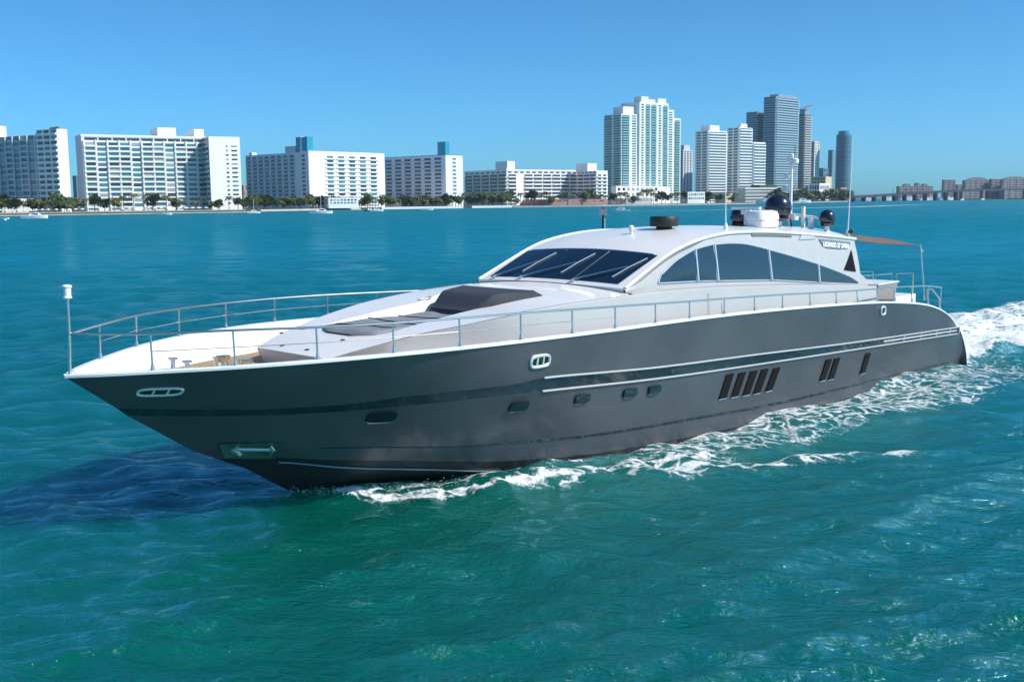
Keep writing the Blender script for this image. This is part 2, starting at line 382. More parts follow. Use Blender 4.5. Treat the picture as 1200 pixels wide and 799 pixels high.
# ------------------------------------------------------------------ the yacht (local frame: +x bow, +y port, z up)
yacht = empty('motor_yacht', 'long low charcoal grey motor yacht with white cabin cruising across the bay in front', 'yacht', (BX, BY, 0), pi+ANG)
o_ = to_boat(0, 0)
def aty(u, v, y):
    r = ray(u, v); a = (r[0]*DX+r[1]*DY, r[0]*PX+r[1]*PY); t = (y-o_[1])/a[1]
    return (o_[0]+a[0]*t, y, CAMH+r[2]*t)
SHEER = smtab([(5.39,.015,3.53),(4.95,.55,3.56),(4.1,1.3,3.60),(2.8,2.3,3.65),(1.25,3.12,3.69),(-.37,3.66,3.71),(-2.05,3.96,3.71),(-4,4.06,3.69),(-7.3,4.08,3.66),(-11,4.08,3.65),(-15,4.07,3.58),(-20,3.99,3.40),(-23.3,3.82,3.20),(-26.4,3.66,2.87),(-28.4,3.52,2.42),(-29.6,3.44,1.87),(-30.4,3.40,1.15),(-30.95,3.36,.2),(-31.05,3.35,-.5)], 6)
def sheer(x): return lerp_tab(SHEER, x)
ST = [(4.33,0,2.72),(3.,.95,2.62),(1.7,1.75,2.55),(0,2.5,2.53),(-1.2,3.1,2.62),(-3.8,3.8,2.63),(-4.7,3.9,2.69),(-6.6,3.99,2.6),(-9.1,4.02,2.46),(-14,4.02,2.29),(-20.2,3.93,2.04),(-30,3.5,1.68),(-31.2,3.46,1.62)]
SB = [(4.1,0,2.52),(2.6,1.05,2.43),(1.4,1.75,2.38),(0,2.38,2.35),(-1.2,3.0,2.38),(-3.8,3.72,2.37),(-5,3.85,2.34),(-9.1,3.98,2.14),(-14,3.98,1.97),(-20.3,3.88,1.77),(-30.2,3.46,1.4),(-31.2,3.42,1.34)]
KN = [(2.6,0,1.48),(1.0,.98,1.43),(-.8,1.95,1.32),(-2.9,2.72,1.1),(-5,3.25,.97),(-7.2,3.58,.83),(-11.5,3.80,.68),(-16,3.77,.5),(-21.7,3.5,.36),(-31.2,3.22,.2)]
CH = [(1.62,0,1.0),(.64,.5,.96),(-.5,1.2,.75),(-2.6,2.02,.45),(-5.1,2.9,.10),(-8,3.4,-.1),(-14,3.7,-.25),(-31.2,3.08,-.35)]
KE = [(1.3,0,.84),(0,0,0),(-1.2,0,-.55),(-4,0,-.9),(-31.2,0,-.8)]
LINES = [[t for t in SHEER], ST, SB, KN, CH, KE]
LINES = [LINES[0]]+[smtab(l, 5) for l in LINES[1:]]
NU = 110
GU = [(1-(i/NU))**1 for i in range(NU+1)]
GU = [ (1-i/NU) + .0 for i in range(NU+1)]
GU = [1-((i/NU)**1.25*.72+(i/NU)*.28) for i in range(NU+1)]
GU = GU[:-8]+[GU[-8]*(1-k/14) for k in range(1, 15)]
def line_pts(l):
    xs = LINES[l][0][0]; out = []
    for g in GU:
        x = -31.05+(xs+31.05)*g; y, z = lerp_tab(LINES[l], x)
        zs = sheer(x)[1]; out.append((x, max(y, 0.012 if l < 4 else 0), min(z, zs)))
    return out
LP = [line_pts(l) for l in range(6)]
def blend(a, b_, t): return [tuple(p+(q-p)*t for p, q in zip(A, B)) for A, B in zip(a, b_)]
hull = MB()
def bulge(rows, amt):  # concave flare forward, slight convexity aft
    return rows
for s in (1, -1):
    def R(rows): return [[(x, s*y, z) for x, y, z in r] for r in rows]
    up = [blend(LP[0], LP[1], t) for t in (0, .15, .35, .55, .75, .9, 1)]
    hull.grid(R(up), 0, flip=(s < 0))
    hull.grid(R([LP[1], blend(LP[1], LP[2], .5), LP[2]]), 1, flip=(s < 0))
    lo = [blend(LP[2], LP[3], t) for t in (0, .2, .4, .6, .8, 1)]
    hull.grid(R(lo), 0, flip=(s < 0))
    hull.grid(R([LP[3], blend(LP[3], LP[4], .35), blend(LP[3], LP[4], .62)]), 0, flip=(s < 0))
    hull.grid(R([blend(LP[3], LP[4], .62), LP[4], LP[5]]), 2, flip=(s < 0))
a = [LP[i][-1] for i in range(6)]
hull.add(a+[(x, -y, z) for x, y, z in a[::-1]], [tuple(range(12))], 0)
hull.build('hull', [HULLM, BLACKG, BOTT], yacht, True)
def hull_y(x, z):
    pts = []
    for l in LINES:
        if x <= l[0][0]: pts.append(lerp_tab(l, x))
    pts.sort(key=lambda q: -q[1])
    if len(pts) < 2: return pts[0][0]
    for a, b_ in zip(pts, pts[1:]):
        if b_[1] <= z <= a[1]:
            t = (a[1]-z)/max(a[1]-b_[1], 1e-6); return a[0]+(b_[0]-a[0])*t
    return pts[0][0] if z > pts[0][1] else pts[-1][0]
def hull_from_px(u, v, y0=3.5):
    y = y0
    for _ in range(12):
        p = aty(u, v, y); y = .5*y+.5*hull_y(p[0], p[2])
    return p[0], p[2]
def patch(poly, off=.02, n=10, side=1, thick=True):
    off = off+.022
    """polygon of (x,z) on the hull side, fan-filled, standing off the plating, with an edge going back in"""
    cx = sum(p[0] for p in poly)/len(poly); cz = sum(p[1] for p in poly)/len(poly)
    mb = MB(); P = [(x, side*(hull_y(x, z)+off), z) for x, z in poly]; c = (cx, side*(hull_y(cx, cz)+off), cz)
    k = len(P); back = [(x, side*(abs(y)-off-.03), z) for x, y, z in P]
    mb.add(P+[c]+back, [(i, (i+1) % k, k) for i in range(k)]+[(i, (i+1) % k, k+1+(i+1) % k, k+1+i) for i in range(k)])
    return mb
# rub rails, spray rail, painted shading along the knuckle
for s in (1, -1):
    for l, off in ((ST, .03), (SB, .03)):
        T = smtab(l, 5); pts = []
        x = -4.75
        while x > -31:
            y, z = lerp_tab(T, x)
            if z > sheer(x)[1]-.02: break
            pts.append((x, s*(y+off), z)); x -= .5
        MB().tube(pts, .028, 8).build('rub_rail', SILV, yacht, True)
    T = smtab(CH, 5); MB().tube([(x, s*(lerp_tab(T, x)[0]+.02), lerp_tab(T, x)[1]) for x in np.arange(.7, -8.5, -.3)], .022, 6, r2=.02).build('spray_rail', mat('rail_grey', (.22,.24,.27), .3, metal=.5), yacht, True)
    T = smtab(KN, 5); rows = []
    for x in np.arange(.2, -30.6, -.4):
        y, z = lerp_tab(T, x); rows.append([(x, s*(y+.012), z+.035), (x, s*(hull_y(x, z-.03)+.012), z-.035)])
    MB().grid(list(zip(*rows)), flip=(s < 0)).build('knuckle_shade', BLACKG, yacht, True)  # black strip painted for the dark shading and reflection along the knuckle
    # open side grille near the stern
    g = MB(); T1, T2 = smtab(ST, 5), smtab(SB, 5)
    mid = [(x, s*(.5*(lerp_tab(T1, x)[0]+lerp_tab(T2, x)[0])+.035), .52*lerp_tab(T1, x)[1]+.48*lerp_tab(T2, x)[1]) for x in np.arange(-22.6, -30.0, -.5)]
    g.tube(mid, .035, 6)
    for x in (-24.4, -26.0, -27.5, -28.9, -29.9):
        y1, z1 = lerp_tab(T1, x); y2, z2 = lerp_tab(T2, x); g.tube([(x, s*(y1+.02), z1), (x, s*(y2+.02), z2)], .035, 6)
    g.build('side_grille', SILV, yacht, True)
# portholes
def oval(u, v, w_, h, tilt=0):
    x, z = hull_from_px(u, v); P = []
    for k in range(20):
        a = 2*pi*k/20; e = .55
        px = w_*abs(cos(a))**e*(1 if cos(a) > 0 else -1); pz = h*abs(sin(a))**e*(1 if sin(a) > 0 else -1)
        P.append((x+px-.0*pz, z+pz+tilt*px))
    return P
for u, v, w_ in ((446,489,.34),(607,476,.30),(681,467,.29),(737,460,.29),(766,456,.29)):
    for s in (1, -1):
        P = oval(u, v, w_*.9, .135, .03)
        ph = patch([(x*1., z) for x, z in P], .05, side=s).build('porthole', BLACKG, yacht)
        L_ = [(x, s*(hull_y(x, z)+.012), z) for x, z in P if z < sum(q[1] for q in P)/20-.1]
        if len(L_) > 2: MB().tube(sorted(L_), .022, 6).build('porthole_sill', STEEL, ph, True).parent = ph
DARKW = mat('bronze_glass', (.014,.009,.008), .35, spec=.06)
for (a1, b1) in (((855,438),(846,467)),((869.5,436.5),(860,465)),((883,434.5),(873.5,463)),((896,432.5),(886,461)),((910,431),(900,458)),((971,421),(963,446)),((981,419.5),(973,444.5)),((1017,414),(1010,437.5))):
    (xt, zt), (xb, zb) = hull_from_px(*a1), hull_from_px(*b1); hw = .19
    for s in (1, -1):
        P = [(xt+hw, zt), (xt-hw, zt), (xb-hw, zb), (xb+hw, zb)]
        w1 = patch(P, .012, side=s).build('hull_window', DARKW, yacht)
        MB().tube([(xb+hw, s*(hull_y(xb, zb)+.02), zb-.01), (xb-hw, s*(hull_y(xb, zb)+.02), zb-.01)], .02, 6).build('window_sill', STEEL, w1, True)
# chrome fairleads
def ring_patch(u, v, w_, h, tube=.045, inner=BLACKG, name='fairlead'):
    for s in (1, -1):
        x, z = hull_from_px(u, v, 2.); P = []
        for k in range(24):
            a = 2*pi*k/24; P.append((x+w_*abs(cos(a))**.6*(1 if cos(a) > 0 else -1), z+h*abs(sin(a))**.6*(1 if sin(a) > 0 else -1)))
        loop = [(px, s*(hull_y(px, pz)+.03), pz) for px, pz in P]
        f = MB().tube(loop+[loop[0]], tube, 8, cap=False).build(name, CHROME, yacht, True)
        patch([(x+(px-x)*.9, z+(pz-z)*.9) for px, pz in P], .012, side=s).build('throat', inner, f)
        for dx in ((-.35*w_, .3*w_) if w_ > .2 else ()):
            MB().tube([(x+dx, s*(hull_y(x+dx, z-h)+.03), z-h), (x+dx, s*(hull_y(x+dx, z+h)+.03), z+h)], tube*.7, 6).build('roller', CHROME, f, True)
ring_patch(187, 459, .36, .085, .03)
ring_patch(632, 423, .31, .14, .042)
ring_patch(1034, 364, .17, .14, .04)
# anchor pocket
for s in (1, -1):
    P = [(2.22,1.66),(.98,1.6),(.88,1.10),(2.05,1.28)]
    ap = patch(P, .015, side=s).build('anchor_pocket', mat('pocket_steel', (.10,.17,.14), .3, metal=.7), yacht)
    an = MB(); an.tube([(1.95, s*(hull_y(1.95,1.5)+.09), 1.5), (1.15, s*(hull_y(1.15,1.42)+.09), 1.42)], .05, 8)
    an.tube([(1.85, s*(hull_y(1.85,1.62)+.06), 1.60), (1.95, s*(hull_y(1.95,1.5)+.11), 1.5), (1.75, s*(hull_y(1.75,1.36)+.06), 1.36)], .06, 8)
    an.tube([(1.25, s*(hull_y(1.25,1.55)+.06), 1.54), (1.15, s*(hull_y(1.15,1.42)+.11), 1.42), (1.1, s*(hull_y(1.1,1.28)+.06), 1.26)], .05, 8)
    an.build('anchor', STEEL, yacht, True)
# cap rail
xs = [5.40, 5.34]+list(np.arange(5.2, -30.9, -.3))
for s in (1, -1):
    rows = []
    for x in xs:
        y, z = sheer(x); yi = max(y-.17, 0.0)
        rows.append([(x, s*(y+.03), z-.03), (x, s*(y+.035), z+.02), (x, s*(y+.01), z+.04), (x, s*yi, z+.035), (x, s*yi, z-.02)])
    MB().grid(list(zip(*rows)), flip=(s < 0)).build('cap_rail', CAPM, yacht, True)
# bow deck, bulwark inside, side decks
def floor_y(x):
    y = sheer(x)[0]; return max(y-np.interp(x, [-6,-3,-.5,2,4,5.4], [.22,.3,.8,.85,.6,.3]), 0)
def floor_z(x): return float(np.interp(x, [-27,-24,-3,2.0,3.2,5.3], [2.72,2.95,3.08,3.12,3.25,3.5]))
dk = MB(); xs2 = list(np.arange(5.2, -27.01, -.3))
for s in (1, -1):
    rows = []
    for x in xs2:
        y, z = sheer(x); yi = max(y-.165, 0.); fy = floor_y(x); fz = min(floor_z(x), z)
        rows.append([(x, s*yi, z), (x, s*(yi*.75+fy*.25), z*.8+fz*.2), (x, s*(yi*.3+fy*.7), z*.35+fz*.65), (x, s*(.08*yi+.92*fy), z*.08+fz*.92), (x, s*fy, fz)])
    dk.grid(list(zip(*rows)), flip=(s < 0))
dk.grid([[(x, -floor_y(x)*t, min(floor_z(x), sheer(x)[1])) for t in (-1, -.5, 0, .5, 1)] for x in xs2], flip=False)
dk.build('deck', GEL, yacht, True)
tk = [[(x, floor_y(x)*t*.97, floor_z(x)+.008) for t in (-1, -.5, 0, .5, 1)] for x in np.arange(2.6, -1.6, -.3)]
MB().grid(tk).build('teak_planking', TEAK, yacht)
tk = [[(x, (floor_y(x)-.03)*t, floor_z(x)+.008) for t in (-1, 0, 1)] for x in np.arange(-23, -27., -.4)]
MB().grid(tk).build('aft_teak', TEAK, yacht)
# stern quarters and transom deck
rows = []
for x in list(np.arange(-26.9, -30.9, -.2))+[-31.0]:
    y, z = sheer(x); rows.append([(x, y*t, z+.01+.06*(1-t*t)) for t in (-.96, -.6, -.2, .2, .6, .96)])
MB().grid(rows).build('aft_deck', GEL, yacht, True)
MB().box((-31.7, 0, .12), (1.5, 5.6, .1)).build('swim_platform', mat('platform_grey', (.2,.2,.2), .5), yacht)

# coachroof
SH = smtab([(-.05,1.5,3.44),(-.73,1.8,3.61),(-1.58,2.07,3.78),(-2.37,2.32,3.92),(-3.23,2.6,4.03),(-4.36,2.87,4.17),(-6.12,3.1,4.32),(-7.5,3.25,4.38),(-8.95,3.32,4.42),(-10.5,3.32,4.43),(-13.4,3.3,4.36),(-18.4,3.3,4.11),(-22.5,3.3,3.84),(-24.1,3.28,3.73)], 5)
def shp(x): return lerp_tab(SH, x)
def crown(x): return float(np.interp(x, [-24,-8.95,-6.9,-5.4,-4,-1.6,-.05], [.1,.2,.14,-.02,-.02,0,.04]))
def topz(x, y):
    ys, zs = shp(x); return zs+crown(x)*(1-(y/ys)**2)
def rec_hw(x): return float(np.interp(x, [-7.1,-6.9,-5.0,-3.4,-2.0,-1.5,-1.3], [1.86,1.84,1.28,1.3,1.36,1.0,.4]))
def rec_d(x): return float(np.interp(x, [-7.05,-6.95,-5.4,-4.2,-2.2,-1.6], [0,.05,.34,.30,.06,0]))
def floorz(x, y):
    h = rec_hw(x); return topz(x, y)-rec_d(x)*float(sstep(0, .09, np.float64(h-abs(y))))
NT = 25
ts = [-1+2*k/(NT-1) for k in range(NT)]
cr_mb = MB(); rows = []
for x in [-.05, -.3, -.55, -.8, -1.05, -1.3]+list(np.arange(-1.45, -7.2, -.1))+[-7.2, -7.5, -8, -8.5, -9.2]:
    ys = shp(x)[0]; off = .16*(1 if x > -.06 else 0); h = min(rec_hw(x), ys-.12)
    yy = [0, .3*h, .6*h, .85*h, h-.10, h-.075, h-.05, h-.025, h, h+.02, (h+ys)/2, ys]; yy = [-q for q in yy[:0:-1]]+yy
    rows.append([(x+off*(1-(q/ys)**2), q, floorz(x, q)) for q in yy])
cr_mb.grid(rows)
cr_mb.build('foredeck_roof', GEL, yacht, True)
MB().grid([[(x, shp(x)[0]*t, topz(x, shp(x)[0]*t)-.01) for t in (-1, 1)] for x in (-22.2, -22.5, -22.8, -23.0)]).build('aft_coaming_top', GEL, yacht, True)
tr = MB()
for s in (1, -1):
    rows = []
    for x in list(np.arange(-.05, -23.0, -.35))+[-23.0]:
        ys, zs = shp(x); fz = floor_z(x)-.02; yb = min(ys+float(np.interp(x, [-5.5,-3.2,-.05], [.10,-.30,-.22])), sheer(x)[0]-.28)
        rows.append([(x, s*ys, zs), (x, s*(ys+.035), zs-.03), (x, s*(.6*ys+.4*yb+.02), zs*.6+fz*.4), (x, s*yb, fz)])
    tr.grid(list(zip(*rows)), flip=(s < 0))
fr = [[(-.05+.16*(1-t*t), 1.5*t, topz(-.05, 1.5*t)) for t in ts], [(-.05+.12*(1-t*t), 1.28*t, 3.1) for t in ts]]
tr.grid(fr, flip=True)
tr.add([(-23.0, -3.29, 3.80), (-23.0, 3.29, 3.80), (-23.0, 3.4, 2.9), (-23.0, -3.4, 2.9)], [(0,1,2,3)])
tr.build('coachroof_side', SILV, yacht, True)
for s in (1, -1):
    MB().tube([(x, s*(shp(x)[0]-.03), shp(x)[1]+.008) for x in np.arange(-4.9, -22.2, -.3)], .007, 5).build('seam', GROOVE, yacht)
    # dark seam under the shoulder
    MB().tube([(x, s*(shp(x)[0]+.025), shp(x)[1]-.012) for x in np.arange(-.1, -5.2, -.25)], .012, 5).build('seam', GROOVE, yacht)
    MB().tube([(-12.4, s*(shp(-12.4)[0]+.07), shp(-12.4)[1]-.14), (-12.35, s*(3.47), 3.1)], .007, 5).build('seam', GROOVE, yacht)
    MB().tube([(-13.1, s*(shp(-13.1)[0]+.055), shp(-13.1)[1]-.45), (-13.1, s*(3.46), 3.1)], .006, 5).build('seam', GROOVE, yacht)
for u, v in ((330,396),(356,395),(331,404),(360,409),(385,399),(402,406)):
    x, y = boat_px(u, v, 3.55)
    MB().lathe((x, y, topz(x, y)), [(.06,0),(.06,.02),(.03,.03)], 12).build('deck_cap', RUB, yacht, True)
x, y = boat_px(498, 354, 4.18)
MB().tube([(x+.22*cos(a), y+.14*sin(a), topz(x+.22*cos(a), y+.14*sin(a))+.012) for a in np.linspace(0, 2*pi, 20)], .018, 6).build('deck_light', SILV, yacht, True)
# small things on the coachroof front face
for yy, zz in ((.75,3.25),(1.15,3.22)):
    MB().lathe((.09, yy, zz-.05), [(.05,0),(.05,.1)], 10).build('step_light', CHROME, yacht)
# sun pad and its headrest
def soft(x, y): return .010*sin(3.1*x+1.3*y)+.007*sin(7*y-2.3*x)+.02*mnoise.noise(Vector((x*1.5, y*1.8, 0)))
rows = []
for k in range(34):
    x = -1.45-k*.112; hw = 1.22*min(1, sqrt(max(0, 1-max(0, (x+1.95)/.52)**2))+.0) if x > -1.95 else 1.22-.06*((-1.95-x)/3.4)
    hw = max(hw, .55)
    r = []
    for j in range(29):
        t = -1+2*j/28; e = 1 if abs(t) < .94 else 0; y = hw*t
        e2 = min(1, (1-abs(t))*9)*min(1, (k+.2)*.7); r.append((x, y, floorz(x, y)+.10*sqrt(e2)+soft(x, y)*e2-(0 if e2 > 0 else .02)))
    rows.append(r)
MB().grid(rows).build('sun_pad', FABL, yacht, True)
for k, (x0, y0, x1, y1) in enumerate(((-2.0,-.9,-2.3,1.2),(-3.2,-1.1,-3.05,1.1),(-4.2,-1.1,-4.35,1.1))):
    MB().tube([(x0+(x1-x0)*t, y0+(y1-y0)*t, floorz(x0+(x1-x0)*t, (y0+(y1-y0)*t)*.9)+.112+soft(x0+(x1-x0)*t, y0+(y1-y0)*t)) for t in np.linspace(0, 1, 12)], .014, 5).build('pad_strap', RUB, yacht, True)
rows = []
for k in range(19):
    t = k/18; x = -4.98-1.99*t; hw = .95+.83*t
    zc = 4.10+.38*sstep(.03, .42, t)+.11*t
    r = []
    for j in range(25):
        q = -1+2*j/24; y = hw*q; g = min(1, (1-abs(q))*6)**.5
        zb = floorz(x, y)-.01; r.append((x-.10*q*q, y, zb+(max(zc, zb+.05)-zb)*g*(1 if 0 < k < 18 else .1)))
    rows.append(r)
MB().grid(rows).build('headrest_cover', FABD, yacht, True)

# cabin: roof edge and side
RE = smtab([(-8.95,2.96,4.57),(-10.5,2.88,5.22),(-11.12,2.87,5.46),(-11.8,2.87,5.66),(-12.7,2.82,5.83),(-13.7,2.76,5.94),(-14.7,2.72,5.98),(-16.5,2.70,5.95),(-19,2.70,5.81),(-21.5,2.68,5.62),(-22.65,2.66,5.52)], 5)
def rep(x): return lerp_tab(RE, x)
def rcrown(x): return float(np.interp(x, [-22.6,-19,-14,-11.8,-10.9,-8.95], [.42,.22,.13,.14,.13,.06]))
def roofz(x, y):
    ye, ze = rep(x); return ze+rcrown(x)*(1-min(1, (y/ye)**2))
NR = 41; trs = [-1+2*k/(NR-1) for k in range(NR)]
rx = list(np.arange(-8.95, -22.7, -.22))
rf = MB(); rf.grid([[(x, rep(x)[0]*t, roofz(x, rep(x)[0]*t)) for t in trs] for x in rx])
xe = rx[-1]
rf.grid([[(xe, rep(xe)[0]*t, roofz(xe, rep(xe)[0]*t)) for t in trs], [(xe-.12, rep(xe)[0]*t*.98, roofz(xe, rep(xe)[0]*t)-.06) for t in trs], [(xe-.02, rep(xe)[0]*t*.96, roofz(xe, rep(xe)[0]*t)-.16) for t in trs]])
rf.build('cabin_roof', GEL, yacht, True)
def side_pt(x, z, off=0.):
    zb = topz(x, 3.0); yb = 3.02; ye, ze = rep(x)
    t = (z-zb)/max(ze-zb, .05); t = max(-.3, min(1.2, t))
    return (x, yb+(ye-yb)*t+.05*4*t*(1-t)+off, z)
side = MB()
for s in (1, -1):
    rows = []
    for x in list(np.arange(-8.95, -22.45, -.2))+[-22.4]:
        zb = topz(x, 3.0)-.02; ze = rep(x)[1]; n = 9
        if x < -22.0: pass
        rows.append([(p[0], s*p[1], p[2]) for p in (side_pt(x, zb+(ze-zb)*k/(n-1)) for k in range(n))])
    side.grid(list(zip(*rows)), flip=(s > 0))
# ledge under the windows
    rows = [[(x, s*shp(x)[0], shp(x)[1]), (x, s*(shp(x)[0]-.12), shp(x)[1]+.05), (x, s*2.98, topz(x, 3.0)-.01)] for x in np.arange(-8.95, -22.5, -.3)]
    side.grid(list(zip(*rows)), flip=(s < 0))
    # raked fin behind the last window, down to the coaming
    P = [side_pt(-22.35, 5.5), side_pt(-22.35, 4.3), side_pt(-22.9, 4.02), side_pt(-23.6, 3.80), side_pt(-22.35, 3.8)]
    P = [(x, s*2.98, z) if i > 1 else (x, s*y, z) for i, (x, y, z) in enumerate(P)]
    side.add(P, [(1,2,3,4)]); side.add([(x, y-s*.3, z) for x, y, z in P], [(1,2,3,4)])
    side.add([P[1], P[2], P[3], *[(x, y-s*.3, z) for x, y, z in (P[1], P[2], P[3])]], [(0,1,4,3),(1,2,5,4)])
side.build('cabin_side', mat('pearl_side', (.46,.45,.445), .35, metal=.05, coat=.12, var=.03), yacht, True)
# aft bulkhead with dark door glass
bk = [[(-22.4, 2.9*t, 3.0), (-22.4, 2.66*t, roofz(-22.4, 2.66*t)-.02)] for t in (-1,-.5,0,.5,1)]
MB().grid(bk).build('aft_bulkhead', GLASSW, yacht)
# dark A-pillar groove and roof-side trims
for s in (1, -1):
    g = MB(); T = list(np.arange(-9.1, -13.0, -.2)); rows = []
    for x in T:
        ze = rep(x)[1]; k = min(1, (-9.1-x)/.5)*min(1, (x+13.2)/1.)
        p, q = side_pt(x, ze-.055, .012), side_pt(x, ze-.055-.085*k, .012)
        rows.append([(p[0], s*p[1], p[2]), (q[0], s*q[1], q[2])])
    g.grid(list(zip(*rows)), flip=(s > 0)); g.build('pillar_groove', GROOVE, yacht, True)
    MB().tube([(x, s*(rep(x)[0]+.03), rep(x)[1]-.01) for x in np.arange(-9, -22.6, -.3)], .05, 8).build('roof_gutter', GEL, yacht, True)
    g = MB(); rows = []
    for x in np.arange(-15.6, -18.15, -.2):
        p, q = side_pt(x, rep(x)[1]-.04, .03), side_pt(x, rep(x)[1]-.15, .03)
        rows.append([(p[0], s*p[1], p[2]), (q[0], s*q[1], q[2])])
    g.grid(list(zip(*rows)), flip=(s > 0)); g.build('roof_vent', mat('vent_bronze', (.22,.2,.17), .4, metal=.4), yacht)
    g = MB(); P = [side_pt(x, z, .035) for x, z in ((-18.4,5.62),(-18.75,5.86),(-19.3,5.84),(-19.6,5.62))]
    g.add([(x, s*y, z) for x, y, z in P], [(0,1,2,3)]); g.build('roof_scoop', SILV, yacht)
# side windows
TOPW = smtab([(-10.42,0,4.66),(-10.5,0,4.83),(-10.75,0,4.95),(-11.33,0,5.24),(-12.25,0,5.51),(-13.25,0,5.63),(-14.86,0,5.62),(-16.3,0,5.39),(-19.3,0,4.78),(-21.6,0,4.20),(-22.15,0,3.98)], 4)
BOTW = [(-10.42,0,4.64),(-12.4,0,4.585),(-13.5,0,4.53),(-16.5,0,4.38),(-19.5,0,4.12),(-22.15,0,3.9)]
wins = [(-10.42,-12.28),(-12.36,-13.32),(-13.42,-16.34),(-16.42,-19.36),(-19.44,-22.15)]
FRM = mat('window_trim', (.5,.55,.6), .25, metal=.3)
for s in (1, -1):
    for a1, b1 in wins:
        n = max(6, int((a1-b1)/.15)); rows = []; mb = MB()
        for k in range(n+1):
            x = a1+(b1-a1)*k/n; zt = lerp_tab(TOPW, x)[1]; zb = lerp_tab(BOTW, x)[1]
            lean = .06
            rows.append([(q[0], s*q[1], q[2]) for q in (side_pt(x, zb+(zt-zb)*j/5, .018) for j in range(6))])
        mb.grid(list(zip(*rows)), flip=(s > 0))
        wn = mb.build('side_window', GLASSS, yacht, True)
        top = [r[-1] for r in rows]; bot = [r[0] for r in rows]
        lp = top+bot[::-1]+[top[0]]
        MB().tube(lp, .022, 6).build('frame', FRM, wn, True)
    for x in (-12.32,-13.37,-16.38,-19.4):
        zt = lerp_tab(TOPW, x)[1]; zb = lerp_tab(BOTW, x)[1]
        p, q = side_pt(x, zb, .03), side_pt(x, zt, .03)
        MB().tube([(p[0], s*p[1], p[2]), (q[0], s*q[1], q[2])], .05, 6).build('mullion', FRM, yacht, True)
    # triangular aft light
    T = [(-21.97,5.14),(-21.2,4.47),(-22.05,4.36)]
    P = [side_pt(x, z, .03) for x, z in T]
    MB().add([(x, s*y, z) for x, y, z in P]+[(x, s*(y-.05), z) for x, y, z in P], [(0,1,2),(0,1,4,3),(1,2,5,4),(2,0,3,5)]).build('quarter_light', mat('dark_void', (.012,.010,.014), .7, spec=.05), yacht)
    # name plate
    P = [side_pt(x, z, .03) for x, z in ((-19.75,5.62),(-22.0,5.43),(-22.0,5.36),(-21.75,5.23),(-21.2,5.2),(-20.2,5.28),(-19.95,5.36))]
    np_ = MB().add([(x, s*y, z) for x, y, z in P], [tuple(range(7))]).build('name_plate', mat('plate_grey', (.16,.19,.2), .4), yacht)
    if s == 1:
        tx = bpy.data.curves.new('txt', 'FONT'); tx.body = 'LEOPARD 27 OPEN'; tx.size = .21; tx.extrude = .01; tx.align_x = 'CENTER'; tx.align_y = 'CENTER'; tx.offset = .012
        to = bpy.data.objects.new('txt', tx); COL.objects.link(to); bpy.context.view_layer.update()
        me = bpy.data.meshes.new_from_object(to.evaluated_get(bpy.context.evaluated_depsgraph_get())); bpy.data.objects.remove(to)
        me.materials.clear(); me.materials.append(CAPM)
        lo = bpy.data.objects.new('lettering', me); COL.objects.link(lo); lo.parent = np_
        p = side_pt(-20.85, 5.345, .045)
        e1 = Vector((-1, 0, -.085)).normalized(); e3 = Vector((0, 1, .12)).normalized(); e2 = e3.cross(e1)
        Mx = Matrix((e1, e2, e3)).transposed().to_4x4(); Mx.translation = p; lo.matrix_local = Mx
# windshield panes (on the same raked surface as the roof)
for a1, b1 in ((-.895,-.30),(-.285,.285),(.30,.895)):
    rows = []
    for k in range(13):
        t = k/12; x = -9.14+(-10.88+9.14)*t
        r = []
        for j in range(11):
            q = a1+(b1-a1)*j/10; hw = 2.92*(1-.0*t)
            y = q*(2.93+.04*t); r.append((x+.12*(q*q) if False else x, y, roofz(x, y)+.022))
        rows.append(r)
    pn = MB().grid(rows).build('windshield_pane', GLASSW, yacht, True)
for q in (-.2875, .2875):
    MB().tube([(x, q*2.95, roofz(x, q*2.95)+.022) for x in np.arange(-9.15, -10.95, -.2)], .012, 6).build('windshield_mullion', BLACKG, yacht, True)
MB().tube([(-10.9, 2.5*t, roofz(-10.9, 2.5*t)+.02) for t in np.linspace(-1, 1, 20)], .022, 6).build('windshield_trim', FRM, yacht, True)
tt = np.linspace(-1, 1, 31)
MB().grid([[(-8.95, 2.96*t, roofz(-8.95, 2.96*t)) for t in tt], [(-8.93, 2.99*t, topz(-8.93, 2.99*t)-.04) for t in tt]], flip=True).build('windshield_sill', GEL, yacht, True)
MB().tube([(-8.91, 3.0*t, topz(-8.91, 3.0*t)+.008) for t in tt], .012, 6).build('windshield_seam', GROOVE, yacht, True)
zz = lambda x, y, h: (x, y, roofz(x, y)+h)
for y0_, y1_ in ((-2.35,-1.5),(-1.2,.12),(.95,2.12)):
    wp = MB(); wp.lathe(zz(-9.06, y0_, 0), [(.06,0),(.06,.07),(.03,.1)], 10)
    for dy in (0, .09): wp.tube([zz(-9.06, y0_+dy, .08), zz(-9.95, y1_+.18+dy*.4, .10)], .014, 6)
    wo = wp.build('wiper', STEEL, yacht, True)
    MB().tube([zz(-9.42, y1_+.03, .04), zz(-10.0, y1_+.19, .055), zz(-10.6, y1_+.36, .04)], .024, 6).build('wiper_blade', STEEL, wo, True)

